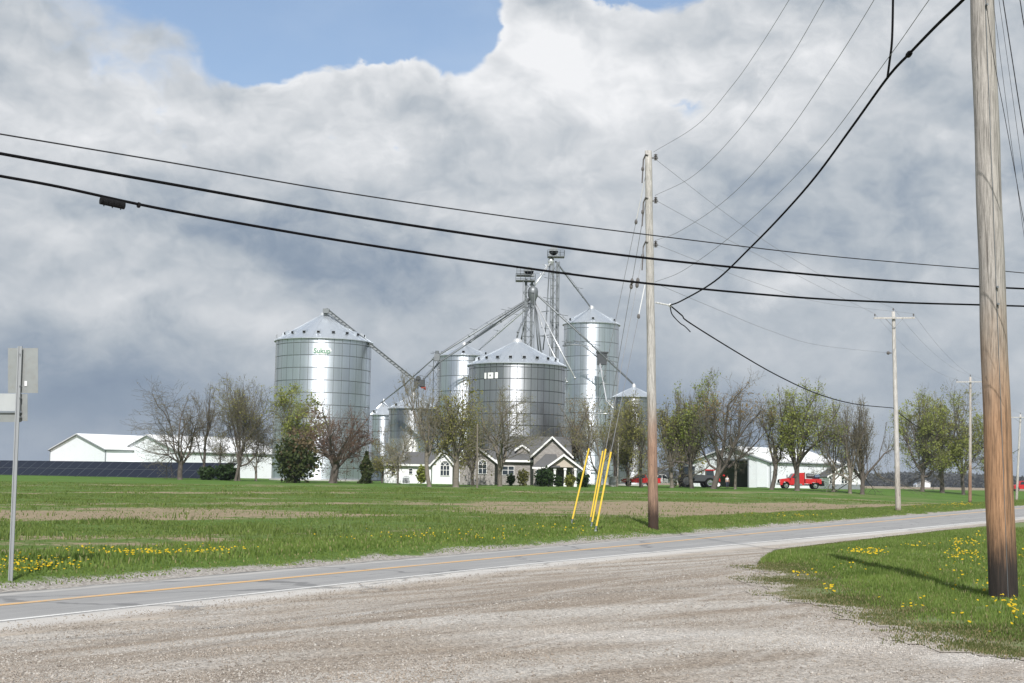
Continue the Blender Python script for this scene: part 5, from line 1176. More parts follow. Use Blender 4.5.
def tree(name, label, cat, x, Y, top, xl, xr, yb=None, seed=1, fork=.22, limbs=5, spread=36, up=.055, r0=.32, twig='twig', bark='bark', leafm=None, nleaf=2, lsize=.2, lean=0.0, leafzone=(0, 1), lv=(7, 5, 4, 4), group='trees around the farm', jit=.20, trunks=1, gate=None, path=None, twr=1.0):
    r0 *= .78; lsize *= .72; lv = (lv[0], lv[1], lv[2] + 1, lv[3] + 1)
    rnd = random.Random(seed); b = foot(x, Y, yb or 480); Ht = at(x, top, Y).z - b.z; XL = at(xl, 450, Y).x - b.x; XR = at(xr, 450, Y).x - b.x
    segs = {0: [], 1: [], 2: []}; tips = []
    def grow(p, d, L, r, lvl, ns):
        nodes = [(p, d, r)]
        for i in range(ns):
            j = Vector((rnd.gauss(0, jit), rnd.gauss(0, jit), rnd.gauss(0, jit) + up * (1 if lvl < 3 else .4))); d = (d + j).normalized(); q = p + d * (L / ns); r2 = r * (1 - .62 / ns) if lvl < 3 else r * (1 - .8 / ns)
            segs[0 if lvl <= 1 else (1 if lvl <= 2 else 2)].append((tuple(p), tuple(q), r, r2)); p, r = q, r2; nodes.append((p, d, r))
        if lvl >= 4: tips.append((p, d)); return
        nc = lv[lvl - 1]; 
        for i in range(nc):
            k = .25 + .75 * (i + rnd.random()) / nc; ix = min(ns, max(1, int(round(k * ns)))); q, dd, rr = nodes[ix]
            if lvl >= 2 or True:
                cl = L * rnd.uniform(.40, .78) * (1.15 - .45 * k); grow(q, rotv(dd, R(rnd.uniform(26, 68)), rnd), cl, max(.012, rr * rnd.uniform(.42, .62)), lvl + 1, 3 if lvl < 3 else 2)
        if lvl < 4: grow(p, d, L * .4, r, lvl + 1, 3)
    for k in range(trunks):
        p = Vector((rnd.uniform(-.5, .5) * (trunks > 1), rnd.uniform(-.4, .4) * (trunks > 1), -.3)); d = Vector((lean * .5 + rnd.gauss(0, .05) + (k - (trunks - 1) / 2) * .16, rnd.gauss(0, .05), 1)).normalized(); L = Ht * fork + .3; r = r0 * (1 if trunks == 1 else .7); ns = 4
        segs[0].append((tuple(p), tuple(p + d * .5), r * 1.5, r * 1.1)); p = p + d * .5
        for i in range(ns):
            d = (d + Vector((rnd.gauss(0, .05), rnd.gauss(0, .05), .02))).normalized(); q = p + d * (L / ns); segs[0].append((tuple(p), tuple(q), r * (1.1 - .1 * i / ns), r * (1.08 - .1 * (i + 1) / ns))); p = q
        for i in range(limbs):
            ph = 2 * PI * (i + rnd.uniform(-.3, .3)) / limbs; sp_ = R(spread * rnd.uniform(.4, 1.5)); dd = (d * cos(sp_) + Vector((cos(ph), sin(ph), 0)) * sin(sp_) + Vector((lean * .5, 0, 0))).normalized()
            grow(p - d * (rnd.uniform(0, 1) ** 1.5 * L * .6), dd, Ht * rnd.uniform(.36, .66), r * rnd.uniform(.38, .70), 1, 4)
    pts = np.array([q[1] for k in segs for q in segs[k]]); zt = np.percentile(pts[:, 2], 99.7); zf = Ht * fork
    xlo, xhi = np.percentile(pts[:, 0], .8), np.percentile(pts[:, 0], 99.2); sx0 = XL / min(xlo, -.3); sx1 = XR / max(xhi, .3); sy = .5 * (abs(sx0) + abs(sx1))
    def warp(P):
        P = np.array(P, float).copy(); z = P[:, 2]; k = np.clip((z - zf * .6) / (zt - zf * .6), 0, 1) if zt > zf else z * 0
        P[:, 2] = np.where(z > zf, zf + (z - zf) * (Ht - zf) / (zt - zf), z)
        kk = np.clip(z / max(zf, .1), 0, 1) ** 1.5; f = np.where(P[:, 0] < 0, sx0, sx1); P[:, 0] *= 1 + (f - 1) * kk; P[:, 1] *= 1 + (min(1.3, sy) - 1) * kk; return P
    t = thing(name, label, cat, b, 0, group)
    bm_ = M[bark]; tw = M[twig]
    for k, nm, n in ((0, 'trunk', 7), (1, 'limbs', 5), (2, 'twigs', 3)):
        if not segs[k]: continue
        sg_ = segs[k]; A = warp([q[0] for q in sg_]); B = warp([q[1] for q in sg_]); mn = .015 * twr if k == 2 else .0
        rows = list(zip(A, B, [max(q[2], mn) for q in sg_], [max(q[3], mn * .75) for q in sg_])); V, f = np_tubes(rows, n)
        o = link(nm, np_mesh(nm, V, f, tw if k == 2 else bm_, k < 2), t)
        if k >= 1: o['kind'] = 'stuff'
    if leafm is None: leafm, nleaf, lsize = 'bud', 1, .085
    if tips:
        T = warp([tuple(p) for p, _ in tips]); zr = T[:, 2] / Ht; sel = (zr >= leafzone[0]) & (zr <= leafzone[1])
        if gate: sel &= gate(T[:, 0], zr)
        hsh = vnoise(T[:, 0] * .55 + seed, T[:, 2] * .55 + T[:, 1] * .3, seed); sel &= hsh > .30
        T = T[sel]; T = np.repeat(T, int(nleaf * 1.7 + .5), 0); n = len(T)
        if n > 26000: T = T[::2]; n = len(T)
        if n:
            rg = np.random.default_rng(seed); T = T + rg.normal(0, .28, T.shape); a = rg.normal(0, 1, (n, 3)); a /= np.linalg.norm(a, axis=1)[:, None]; c = np.cross(a, rg.normal(0, 1, (n, 3))); c /= np.linalg.norm(c, axis=1)[:, None]; s_ = lsize * rg.lognormal(-.52, .42, (n, 1))
            V = np.stack([T - a * s_, T + c * s_ * .55, T + a * s_, T - c * s_ * .55], 1).reshape(-1, 3)
            o = link('foliage', np_mesh('foliage', V, np.arange(4 * n).reshape(-1, 4), M[leafm]), t); o['kind'] = 'stuff'
    return t
bare = dict(spread=34, limbs=5)
TR = [
 ('bare_tree', 'wide bare tree at the left end of the row before the solar panels', 180, 186, 382, 128, 214, dict(seed=3, r0=.42, fork=.16, limbs=6, spread=42, lv=(8, 5, 4, 4))),
 ('bare_tree', 'slender bare tree just right of the wide one before the white barn', 203, 188, 386, 184, 224, dict(seed=4, r0=.24, fork=.30, limbs=4, spread=24)),
 ('bare_tree', 'tall dense grey tree with olive tips left of the tall bin', 238, 184, 376, 213, 277, dict(seed=5, r0=.34, fork=.14, limbs=6, spread=26, lv=(8, 6, 4, 4), leafm='leaf_olive', nleaf=1, lsize=.16, trunks=2)),
 ('small_tree', 'low crooked bare tree left of the tall bin', 256, 186, 432, 236, 277, dict(seed=6, r0=.20, fork=.22, limbs=4, spread=50, jit=.26, twig='twig_pale', bark='bark_pale')),
 ('small_tree', 'low pale scrubby tree between the bare trees', 220, 190, 430, 204, 238, dict(seed=7, r0=.14, fork=.2, limbs=4, spread=34, twig='twig_pale')),
 ('leafy_tree', 'pale yellow-green tree against the left side of the tall bin', 292, 186, 384, 270, 322, dict(seed=8, r0=.28, fork=.24, limbs=6, leafm='leaf_green', nleaf=4, lsize=.22, twig='twig_pale', leafzone=(.45, 1), lv=(8, 6, 4, 3))),
 ('russet_tree', 'thick-trunked russet tree in front of the tall bin', 333, 176, 404, 292, 372, dict(seed=9, r0=.62, fork=.20, limbs=7, spread=50, twig='twig_red', leafm='leaf_red', nleaf=2, lsize=.15, lv=(8, 6, 4, 4))),
 ('bare_tree', 'thin bare tree right of the tall bin by the white house wing', 398, 174, 424, 372, 412, dict(seed=10, r0=.16, fork=.25, limbs=4, spread=44, twig='twig_pale', bark='bark_pale')),
 ('bare_tree', 'leaning bare tree over the white house wing', 430, 158, 372, 392, 442, dict(seed=11, r0=.30, fork=.32, limbs=5, spread=34, lean=-.45, twig='twig_pale', bark='bark_pale')),
 ('leafy_tree', 'olive green tree between the white gable and the brick gable', 456, 159, 374, 424, 478, dict(seed=12, r0=.44, fork=.22, limbs=6, spread=26, leafm='leaf_olive', nleaf=2, lsize=.2, leafzone=(.2, .95), bark='bark_pale', twig='twig_pale', lv=(8, 6, 4, 4))),
 ('bare_tree', 'bare tree in front of the dull grey bin and the brick house', 500, 172, 388, 468, 545, dict(seed=13, r0=.36, fork=.22, limbs=6, spread=32, twig='twig_pale', bark='bark_pale', leafm='leaf_olive', nleaf=1, lsize=.13, lv=(7, 5, 4, 4))),
 ('bare_tree', 'brown bare tree behind the porch gable', 584, 192, 388, 552, 606, dict(seed=14, r0=.30, fork=.18, limbs=6, spread=28, twig='twig_pale', leafm='leaf_bronze', nleaf=1, lsize=.14)),
 ('bare_tree', 'brownish tree just behind the three yellow guards', 599, 184, 400, 572, 624, dict(seed=15, r0=.34, fork=.2, limbs=5, spread=30, bark='bark_pale', twig='twig_pale', leafm='leaf_olive', nleaf=1, lsize=.16)),
 ('leafy_tree', 'olive tree left of the crooked trunk by the pickups', 616, 196, 402, 600, 640, dict(seed=16, r0=.26, fork=.2, limbs=5, spread=28, leafm='leaf_olive', nleaf=2, lsize=.2)),
 ('leafy_tree', 'crooked tree with a bent trunk left of the tall roadside pole', 641, 186, 392, 618, 668, dict(seed=17, r0=.28, fork=.3, limbs=5, spread=30, lean=-.22, jit=.24, leafm='leaf_olive', nleaf=2, lsize=.2)),
 ('leafy_tree', 'olive tree just right of the tall roadside pole', 672, 184, 394, 652, 694, dict(seed=18, r0=.32, fork=.24, limbs=5, spread=26, leafm='leaf_olive', nleaf=2, lsize=.2, bark='bark_pale')),
 ('leafy_tree', 'tall bright green tree beside the tractor', 692, 182, 370, 662, 722, dict(seed=19, r0=.34, fork=.18, limbs=7, spread=38, leafm='leaf_bright', nleaf=3, lsize=.2, leafzone=(.35, 1), lv=(8, 6, 4, 4))),
 ('leaning_tree', 'big leaning tree with bronze crown in front of the machine shed doorway', 713, 180, 376, 688, 776, dict(seed=20, r0=.46, fork=.16, limbs=7, spread=42, lean=.45, leafm='leaf_bronze', nleaf=2, lsize=.17, leafzone=(.6, 1), lv=(8, 6, 4, 4))),
 ('bare_tree', 'slim pale trunk standing right in the machine shed doorway', 735, 182, 424, 726, 752, dict(seed=21, r0=.22, fork=.42, limbs=3, spread=22, lean=.12, bark='bark_pale', twig='twig_pale')),
 ('bare_tree', 'dark old trunk with a stub branch at the corner of the machine shed', 771, 180, 408, 760, 794, dict(seed=22, r0=.36, fork=.45, limbs=4, spread=30, lean=.22, leafm='leaf_olive', nleaf=1, lsize=.18)),
 ('leafy_tree', 'green tree standing in front of the red truck', 797, 178, 383, 772, 838, dict(seed=23, r0=.42, fork=.2, limbs=7, spread=40, leafm='leaf_green', nleaf=3, lsize=.19, leafzone=(.3, 1), lv=(8, 6, 4, 4))),
 ('leafy_tree', 'thin olive tree before the small white house', 833, 180, 402, 812, 852, dict(seed=24, r0=.24, fork=.25, limbs=5, spread=28, leafm='leaf_olive', nleaf=2, lsize=.17, bark='bark_pale')),
 ('bare_tree', 'bare forked tree at the right end of the small white house', 850, 178, 402, 812, 868, dict(seed=25, r0=.30, fork=.24, limbs=6, spread=46, lean=-.2, twig='twig', bark='bark_pale')),
 ('bare_tree', 'wide bare tree closest to the pale crossarm pole', 862, 178, 398, 836, 898, dict(seed=26, r0=.34, fork=.18, limbs=7, spread=50, twig='twig')),
 ('leafy_tree', 'left tree of the green trio beyond the pale crossarm pole', 922, 232, 388, 896, 948, dict(seed=27, r0=.42, fork=.16, limbs=7, spread=48, leafm='leaf_green', nleaf=3, lsize=.24, leafzone=(.22, 1), lv=(8, 6, 4, 3))),
 ('leafy_tree', 'tallest middle tree of the green trio beyond the pale crossarm pole', 942, 236, 387, 910, 976, dict(seed=28, r0=.48, fork=.18, limbs=8, spread=46, leafm='leaf_olive', nleaf=3, lsize=.25, leafzone=(.2, 1), lv=(8, 6, 4, 4))),
 ('leafy_tree', 'right tree of the green trio half behind the brownish pole', 963, 234, 393, 936, 1004, dict(seed=29, r0=.36, fork=.18, limbs=7, spread=48, leafm='leaf_green', nleaf=3, lsize=.24, leafzone=(.22, 1), lv=(8, 6, 4, 3))),
 ('small_tree', 'low brown scrubby tree between the porch gable and the bins', 568, 197, 424, 549, 588, dict(seed=41, r0=.22, fork=.16, limbs=6, spread=40, trunks=2)),
 ('small_tree', 'scrubby olive tree in front of the small low bin', 627, 200, 418, 610, 648, dict(seed=42, r0=.2, fork=.18, limbs=6, spread=36, trunks=2, leafm='leaf_olive', nleaf=2, lsize=.2)),
 ('small_tree', 'bushy olive tree filling the gap before the tractor', 683, 204, 408, 662, 704, dict(seed=43, r0=.24, fork=.16, limbs=6, spread=38, trunks=2, leafm='leaf_olive', nleaf=2, lsize=.2)),
 ('small_tree', 'low twiggy tree between the dull grey bin and the tall house gable', 540, 196, 430, 520, 560, dict(seed=44, r0=.2, fork=.15, limbs=6, spread=40, trunks=2)),
 ('small_tree', 'thin olive sapling beside the slim pale bin', 382, 184, 440, 368, 398, dict(seed=45, r0=.16, fork=.18, limbs=5, spread=36, leafm='leaf_olive', nleaf=1, lsize=.18)),
 ('small_tree', 'low crooked tree behind the olive tree by the brick gable', 473, 175, 420, 448, 496, dict(seed=46, r0=.24, fork=.18, limbs=6, spread=40, leafm='leaf_olive', nleaf=1, lsize=.2)),
]
for nm, lb, x_, Y_, top, xl, xr, kw in TR: tree(nm, lb, 'tree', x_, Y_, top, xl, xr, **kw)

# ------------------------------------------------------------------ bushes and conifers
def bush(name, label, cat, x, Y, wpx, top, mat, n=900, ls=.22, shape='round', yb=480, seed=1, mat2=None, group=None):
    b = foot(x, Y, yb); rg = np.random.default_rng(seed); Ht = at(x, top, Y).z - b.z; r = wpx / 2 * Y / F
    t = thing(name, label, cat, b, 0, group); u = rg.uniform(0, 1, n) ** .35; a = rg.uniform(0, 6.28, n)
    if shape == 'round': th = np.arccos(rg.uniform(-1, 1, n)); rr = u * (1 + .14 * np.sin(3 * a + seed) + .12 * rg.normal(0, 1, n)); X_ = r * rr * np.sin(th) * np.cos(a); Y_ = r * rr * np.sin(th) * np.sin(a); Zz = Ht * (.52 + .50 * rr * np.cos(th))
    else:
        k = rg.uniform(0, 1, n) ** 1.1; w = (1 - k) ** .75 * (.75 + .35 * np.sin(9 * k + 3 * np.cos(a + seed))) + .06; X_ = r * w * u * np.cos(a); Y_ = r * w * u * np.sin(a); Zz = Ht * k
    T = np.stack([X_, Y_, np.maximum(Zz, .05)], -1); d = rg.normal(0, 1, (n, 3)); d /= np.linalg.norm(d, axis=1)[:, None]; c = np.cross(d, rg.normal(0, 1, (n, 3))); c /= np.linalg.norm(c, axis=1)[:, None]; s_ = ls * rg.uniform(.6, 1.4, (n, 1))
    V = np.stack([T - d * s_, T + c * s_ * .6, T + d * s_, T - c * s_ * .6], 1); 
    top_ = (Zz / Ht + .9 * (vnoise(X_ * .9 + 5, Zz * .9, seed) - .5) + .25 * rg.normal(0, 1, n) > .86) if mat2 else np.zeros(n, bool)
    for sel, mm in ((~top_, mat), (top_, mat2)):
        if sel.any(): q = V[sel].reshape(-1, 3); o = link('foliage', np_mesh('foliage', q, np.arange(len(q)).reshape(-1, 4), M[mm]), t); o['kind'] = 'stuff'
    mb = MB(); mb.tube((0, 0, -.2), (0, 0, Ht * .55), max(.05, r * .07), .03, 6)
    for i in range(6): a = i * 1.1; mb.tube((0, 0, Ht * .12), (r * .55 * cos(a), r * .55 * sin(a), Ht * .5), .035, .015, 4)
    mb.build('stem', M['bark'], t); return t
bush('conifer', 'large dark rounded juniper with brown patches in front of the tall bin', 'conifer', 295, 171, 42, 437, 'needle', 3200, .24, 'round', seed=2, mat2='needle_brown')
bush('conifer', 'small dark conifer right of the russet tree', 'conifer', 366, 177, 20, 452, 'needle', 1600, .22, 'cone', seed=3)
bush('bush', 'dark bush at the foot of the tall grey tree', 'bush', 226, 186, 22, 465, 'hedge', 1300, .24, seed=4)
bush('bush', 'dark bush at the right end of the solar panels', 'bush', 207, 187, 16, 467, 'hedge', 900, .22, seed=5)
bush('bush', 'green bush beside the white projecting gable', 'bush', 422, 181, 10, 466, 'leaf_green', 500, .2, seed=6)
bush('round_shrub', 'large clipped shrub left of the porch columns', 'shrub', 544, 177, 18, 468.5, 'hedge', 1500, .17, seed=7)
bush('round_shrub', 'round clipped shrub right of the porch columns', 'shrub', 583, 177, 12.5, 472, 'hedge', 1000, .16, seed=8)
bush('round_shrub', 'yellowish low shrub between the porch columns', 'shrub', 570, 178, 10, 474.5, 'hedge_yellow', 600, .16, seed=9)
bush('round_shrub', 'small dark shrub behind the left porch column', 'shrub', 558, 178, 8, 476, 'hedge', 500, .15, seed=10)
bush('bush', 'scruffy bush under the dormer of the brick house', 'bush', 523, 179, 12, 470, 'leaf_olive', 420, .17, seed=11)
bush('bush', 'low bush by the bare tree at the brick wall', 'bush', 511, 179, 8, 474, 'hedge', 400, .15, seed=12)

# ------------------------------------------------------------------ vehicles
def wheel(t, x, y, r, w, rimm='chrome'):
    ty = MB(); ty.lathe([(r * .60, -w / 2), (r * .93, -w / 2), (r, -w * .3), (r, w * .3), (r * .93, w / 2), (r * .60, w / 2)], (0, 0, 0), 20); ty.v = [(a, c, b_) for a, b_, c in ty.v]; o = ty.build('wheel', M['black'], t, False, loc=(x, y, r))
    rm = MB(); rm.lathe([(.02, w * .44), (r * .25, w * .46), (r * .52, w * .34), (r * .62, w * .46), (r * .62, -w * .46), (r * .52, -w * .34), (.02, -w * .40)], (0, 0, 0), 14); rm.v = [(a, c, b_) for a, b_, c in rm.v]; rm.build('rim', M[rimm], o)
    return o
def side_prism(mb, poly, w, y0=None):
    y0 = -w / 2 if y0 is None else y0; return mb.prism(poly, (0, y0, 0), (1, 0, 0), (0, 0, 1), (0, 1, 0), w)
def arch(cx, r, z0, n=7): return [(cx - r * cos(PI * i / n), z0 + r * sin(PI * i / n)) for i in range(n + 1)]
def pickup(label, x, Y, paint, face=-1, yb=486):
    b = foot(x, Y, yb); t = thing('pickup_truck', label, 'pickup truck', b, 0 if face < 0 else PI, 'pickups parked by the bins')
    zc = .52; body = [(-2.9, zc)] + arch(-1.9, .46, zc) + arch(1.75, .46, zc) + [(2.8, zc), (2.85, 1.25), (.75, 1.25), (-1.25, 1.18), (-2.75, 1.08), (-2.92, .9)]
    mb = MB(); side_prism(mb, body, 1.9); mb.build('body', M[paint], t)
    mb = MB(); side_prism(mb, [(-1.25, 1.17), (-.55, 1.80), (.55, 1.84), (.82, 1.24)], 1.66); mb.build('cab', M[paint], t)
    for s_ in (-1, 1):
        mb = MB(); side_prism(mb, [(-.98, 1.24), (-.50, 1.72), (-.10, 1.74), (-.10, 1.24)], .03, s_ * .84 - .015); side_prism(mb, [(-.02, 1.24), (-.02, 1.75), (.48, 1.76), (.66, 1.24)], .03, s_ * .84 - .015); mb.build('side_window', M['glass'], t)
        mb = MB(); mb.box((-2.86, s_ * .72, .95), (.1, .36, .2)); mb.build('headlight', M['lamp_glass'], t)
        mb = MB(); mb.box((-1.0, s_ * 1.02, 1.28), (.12, .18, .2)); mb.build('mirror', M['black'], t)
        mb = MB(); side_prism(mb, [(-1.15, .62), (-1.15, 1.15), (.1, 1.2), (.1, .62)], .02, s_ * .955 - .01); dr_ = mb.build('door', M[paint], t); mb = MB(); mb.box((-.05, s_ * .975, 1.05), (.16, .03, .04)); mb.build('handle', M['black'], dr_)
    mb = MB(); mb.slab([(-1.24, -.78, 1.19), (-1.24, .78, 1.19), (-.56, .74, 1.79), (-.56, -.74, 1.79)], -.02); mb.build('windscreen', M['glass'], t)
    mb = MB(); mb.box((-2.96, 0, .62), (.14, 1.9, .22)); mb.build('bumper', M['chrome'], t); mb = MB(); mb.box((2.92, 0, .62), (.14, 1.8, .2)); mb.build('bumper', M['chrome'], t); mb = MB(); mb.box((-2.93, 0, .9), (.06, 1.0, .24)); mb.build('grille', M['black'], t)
    mb = MB(); mb.box((1.8, 0, 1.26), (1.9, 1.55, .02)); mb.build('bed_liner', M['black'], t)
    for xx in (-1.9, 1.75):
        for s_ in (-1, 1): wheel(t, xx, s_ * .83, .39, .26)
    return t
pickup('red pickup truck parked left of the tall roadside pole', 641, 205, 'red', -1)
pickup('white pickup truck parked right behind the tall roadside pole', 661, 208, 'white_paint', 1)
# red service truck, nose to the left
b = foot(800.5, 205, 487); tr = thing('service_truck', 'bright red conventional truck with a service body in front of the white shed', 'truck', b)
mb = MB(); side_prism(mb, [(-3.25, .55)] + arch(-2.35, .55, .55) + [(-1.2, .55), (-1.2, 1.55), (-1.55, 1.62), (-3.0, 1.42), (-3.25, 1.2)], 2.0); mb.build('hood', M['red'], tr)
mb = MB(); side_prism(mb, [(-1.72, .6), (-1.72, 1.60), (-1.18, 2.28), (.35, 2.42), (.35, .6)], 2.2); mb.build('cab', M['red'], tr)
for s_ in (-1, 1):
    mb = MB(); side_prism(mb, [(-1.52, 1.62), (-1.10, 2.18), (-.55, 2.2), (-.55, 1.62)], .03, s_ * 1.105 - .015); mb.build('side_window', M['glass'], tr)
    mb = MB(); mb.box((-3.26, s_ * .78, 1.08), (.08, .3, .24)); mb.build('headlight', M['lamp_glass'], tr)
    mb = MB(); mb.box((-1.75, s_ * 1.3, 1.85), (.12, .2, .5)); mb.tube((-1.6, s_ * 1.08, 1.7), (-1.75, s_ * 1.3, 1.75), .025, n=4); mb.build('mirror', M['chrome'], tr)
    mb = MB(); mb.box((-.6, s_ * 1.0, .62), (1.2, .3, .34)); mb.build('step_tank', M['chrome'], tr)
    mb = MB(); side_prism(mb, [(-1.5, .75), (-1.5, 1.55), (-.45, 1.6), (-.45, .75)], .02, s_ * 1.11 - .01); d_ = mb.build('door', M['red'], tr); mb = MB(); mb.box((-.6, s_ * 1.13, 1.4), (.16, .03, .05)); mb.build('handle', M['chrome'], d_)
    for i in range(3): mb = MB(); side_prism(mb, [(.72 + i * .72, .98), (.72 + i * .72, 1.42), (1.36 + i * .72, 1.42), (1.36 + i * .72, .98)], .02, s_ * 1.13 - .01); mb.build('locker_door', M['red'], tr)
mb = MB(); mb.slab([(-1.71, -.95, 1.62), (-1.71, .95, 1.62), (-1.19, .9, 2.24), (-1.19, -.9, 2.24)], -.02); mb.build('windscreen', M['glass'], tr)
mb = MB(); side_prism(mb, [(.5, .8), (.5, 1.52), (2.9, 1.52), (2.9, .8), (2.55, .8)] + arch(2.0, .56, .75)[::-1] + [(1.4, .8)], 2.24); mb.build('service_body', M['red'], tr)
mb = MB(); mb.box((0, 0, .62), (6.2, .9, .22)); mb.build('chassis', M['black'], tr); mb = MB(); mb.box((3.05, 0, .95), (.5, 2.2, .55)); mb.box((3.2, 0, .6), (.3, 2.2, .2)); mb.build('rear_bumper', M['black'], tr); mb = MB(); mb.box((-3.33, 0, .7), (.16, 2.1, .35)); mb.build('bumper', M['chrome'], tr); mb = MB(); mb.box((-3.27, 0, 1.12), (.06, 1.0, .5)); mb.build('grille', M['black'], tr)
mb = MB(); mb.tube((.45, -.9, 1.5), (.45, -.9, 2.5), .07, n=8); mb.build('exhaust_stack', M['chrome'], tr); mb = MB(); mb.box((-.4, 0, 2.42), (.5, .9, .09)); mb.build('light_bar', M['lamp_glass'], tr)
mb = MB(); mb.tube((.9, 0, 1.95), (1.9, 0, 1.95), .38, n=14); mb.build('tank', M['grey_body'], tr); mb = MB(); mb.tube((2.0, -.3, 1.85), (2.75, -.3, 1.85), .34, n=14); mb.build('hose_reel', M['blue_dark'], tr); mb = MB(); mb.box((2.4, .5, 1.75), (.9, .7, .5)); mb.build('compressor', M['steel_dk'], tr)
for xx, yy in ((-2.35, .9), (2.0, .9)):
    for s_ in (-1, 1): wheel(tr, xx, s_ * yy, .48, .3, 'chrome')
# big tractor left of the doorway
b = foot(696, 200, 487); tc = thing('tractor', 'dark tractor with big dual wheels parked left of the leaning tree', 'tractor', b)
mb = MB(); side_prism(mb, [(-.4, .9), (-.4, 1.9), (2.4, 1.75), (2.7, 1.2), (2.6, .9)], .95); mb.build('hood', M['grey_body'], tc); mb = MB(); side_prism(mb, [(-1.7, 1.3), (-1.8, 2.9), (-.3, 2.95), (-.25, 1.3)], 1.6); mb.build('cab', M['glass'], tc)
mb = MB(); mb.box((-1.05, 0, 3.0), (1.8, 1.8, .16)); mb.build('cab_roof', M['grey_body'], tc); mb = MB(); mb.box((.2, 0, .85), (4.2, .5, .45)); mb.build('chassis', M['black'], tc); mb = MB(); mb.tube((.8, -.5, 1.8), (.8, -.5, 3.0), .06, n=6); mb.build('exhaust_stack', M['black'], tc)
for s_ in (-1, 1): wheel(tc, -1.5, s_ * 1.15, .98, .6, 'grey_body'); wheel(tc, 1.9, s_ * .95, .72, .45, 'chrome')
b = foot(710.5, 203, 487); rt = thing('farm_machine', 'red farm machine with white wheels behind the leaning tree', 'tractor', b)
mb = MB(); side_prism(mb, [(-1.3, .9), (-1.4, 1.7), (-.2, 1.85), (1.3, 1.6), (1.4, .9)], 1.0); mb.build('hood', M['red'], rt); mb = MB(); side_prism(mb, [(-.7, 1.7), (-.75, 2.5), (.35, 2.5), (.45, 1.7)], 1.3); mb.build('cab', M['glass'], rt); mb = MB(); mb.box((-.2, 0, 2.58), (1.5, 1.5, .18)); mb.build('cab_roof', M['red'], rt)
mb = MB(); mb.tube((1.2, 0, 2.2), (2.1, 0, 1.75), .12, n=6); mb.build('unloading_arm', M['red'], rt)
for s_ in (-1, 1): wheel(rt, -.9, s_ * .85, .52, .4, 'white_paint'); wheel(rt, 1.0, s_ * .85, .48, .35, 'white_paint')
# far vehicles at the right edge
b = foot(1020.5, 300, 489); v1 = thing('far_truck', 'red truck far down the road at the right frame edge', 'truck', b)
mb = MB(); side_prism(mb, [(-1.7, .5)] + arch(-1.0, .45, .5) + arch(1.6, .45, .5) + [(2.6, .5), (2.6, 2.2), (-.2, 2.25), (-.7, 1.45), (-1.7, 1.25)], 2.0); mb.build('body', M['red'], v1)
mb = MB(); side_prism(mb, [(-.5, 1.45), (-.12, 2.1), (.6, 2.1), (.6, 1.45)], 2.04); mb.build('side_window', M['glass'], v1)
for xx in (-1.0, 1.6):
    for s_ in (-1, 1): wheel(v1, xx, s_ * .85, .4, .28)
b = foot(1010.8, 304, 489); v2 = thing('far_car', 'low black car left of the far red truck', 'car', b)
mb = MB(); side_prism(mb, [(-1.5, .3)] + arch(-1.0, .34, .3) + arch(1.0, .34, .3) + [(1.5, .3), (1.5, .8), (.9, .9), (.5, 1.25), (-.4, 1.25), (-.8, .88), (-1.5, .75)], 1.7); mb.build('body', M['grey_body'], v2)
mb = MB(); side_prism(mb, [(-.65, .88), (-.35, 1.18), (.45, 1.18), (.75, .88)], 1.73); mb.build('side_window', M['glass'], v2)
for xx in (-1.0, 1.0):
    for s_ in (-1, 1): wheel(v2, xx, s_ * .72, .31, .2)

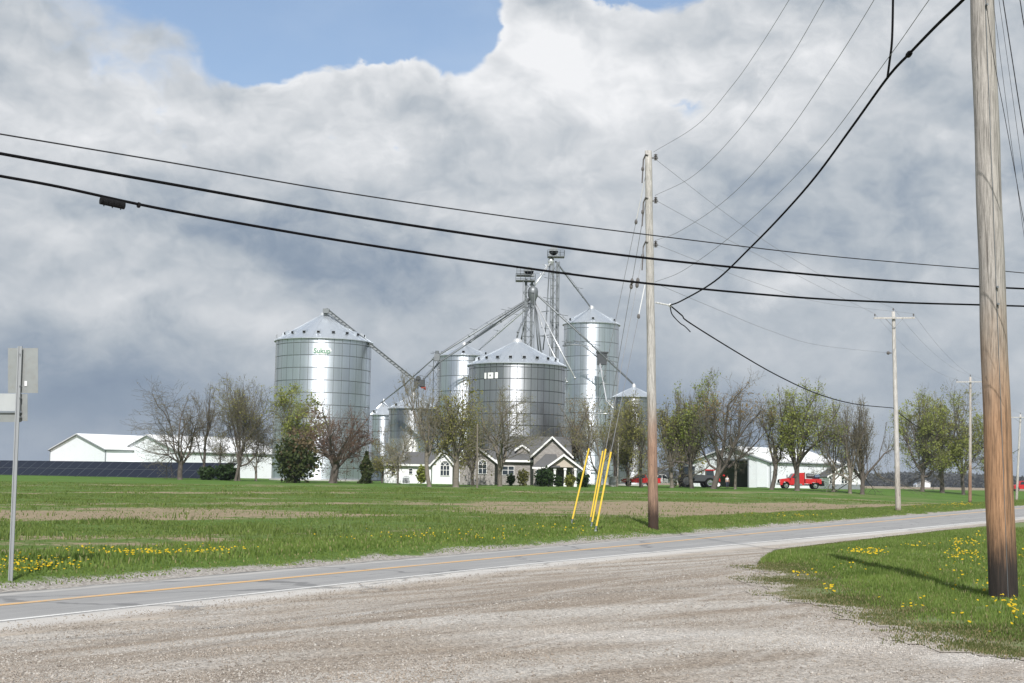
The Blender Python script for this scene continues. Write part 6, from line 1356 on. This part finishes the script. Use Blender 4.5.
# ------------------------------------------------------------------ the person in the doorway
def person():
    b = foot(727.2, 207, 487); t = thing('person', 'person in a white shirt and dark trousers standing at the shed doorway', 'person', b, R(8))
    def skin(name, J, E, mat, root=0):
        me_ = bpy.data.meshes.new(name); me_.from_pydata([j[0] for j in J], E, []); me_.materials.append(M[mat]); o = link(name, me_, t); md = o.modifiers.new('skin', 'SKIN'); md.use_smooth_shade = True
        for i, j in enumerate(J): sv = me_.skin_vertices[0].data[i]; sv.radius = (j[1], j[2] if len(j) > 2 else j[1]); sv.use_root = (i == root)
        s2 = o.modifiers.new('sub', 'SUBSURF'); s2.levels = 1; s2.render_levels = 1; return o
    J = [((0, 0, .95), .15, .11), ((0, 0, 1.15), .14, .10), ((0, -.01, 1.38), .17, .11), ((0, 0, 1.50), .06), ((0, -.02, 1.60), .075, .085), ((0, -.02, 1.72), .075, .09)]; E = [(0, 1), (1, 2), (2, 3), (3, 4), (4, 5)]
    for s_ in (-1, 1):
        k = len(J); J += [((s_ * .19, 0, 1.40), .055), ((s_ * .25, .02, 1.12), .042), ((s_ * .25, -.10, .90), .032), ((s_ * .25, -.14, .82), .03)]; E += [(2, k), (k, k + 1), (k + 1, k + 2), (k + 2, k + 3)]
        for f_ in range(4): J.append(((s_ * (.235 + .012 * f_), -.17 + .005 * f_, .755 - .004 * f_), .008)); E.append((k + 3, len(J) - 1))
        J.append(((s_ * .215, -.17, .80), .009)); E.append((k + 3, len(J) - 1))
        k = len(J); J += [((s_ * .10, 0, .86), .085), ((s_ * .11, -.02, .48), .058), ((s_ * .12, .01, .09), .04), ((s_ * .13, -.14, .035), .035)]; E += [(0, k), (k, k + 1), (k + 1, k + 2), (k + 2, k + 3)]
    skin('body', J, E, 'skin')
    J = [((0, 0, .98), .175, .13), ((0, 0, 1.15), .165, .12), ((0, -.01, 1.37), .19, .13), ((0, 0, 1.45), .09)]; E = [(0, 1), (1, 2), (2, 3)]
    for s_ in (-1, 1): k = len(J); J += [((s_ * .20, 0, 1.39), .072), ((s_ * .245, .015, 1.20), .062)]; E += [(2, k), (k, k + 1)]
    skin('shirt', J, E, 'shirt')
    J = [((0, 0, .97), .17, .125)]; E = []
    for s_ in (-1, 1): k = len(J); J += [((s_ * .10, 0, .86), .105), ((s_ * .11, -.02, .48), .075), ((s_ * .12, .01, .10), .06)]; E += [(0, k), (k, k + 1), (k + 1, k + 2)]
    skin('trousers', J, E, 'denim')
    mb = MB(); mb.ball((0, .0, 1.735), .098, 10, 6, (1, 1.1, .85)); mb.build('hair', M['hair'], t, True)
    mb = MB(); 
    for s_ in (-1, 1): mb.ball((s_ * .03, -.108, 1.68), .012, 6, 4)
    mb.build('eyes', M['dark_in'], t); mb = MB(); mb.ball((0, -.118, 1.64), .018, 6, 4, (.8, 1, 1.3)); mb.build('nose', M['skin'], t)
    for s_ in (-1, 1): mb = MB(); mb.box((s_ * .13, -.06, .04), (.1, .27, .09)); mb.build('shoe', M['black'], t)
person()

# ------------------------------------------------------------------ air
mb = MB(); mb.box((0, 1100, 21), (9000, 4600, 62)); hz_ = mb.build('haze', [])
hm = bpy.data.materials.new('air'); hm.use_nodes = True; ht = NT(hm.node_tree); pv = ht.n('ShaderNodeVolumePrincipled', ins={'Color': (.80, .87, 1.0), 'Density': HAZE}); pv.inputs['Anisotropy'].default_value = .2
ho = ht.n('ShaderNodeOutputMaterial'); ht.put(ho.inputs['Volume'], pv); hz_.data.materials.append(hm); tag(hz_, kind='stuff')
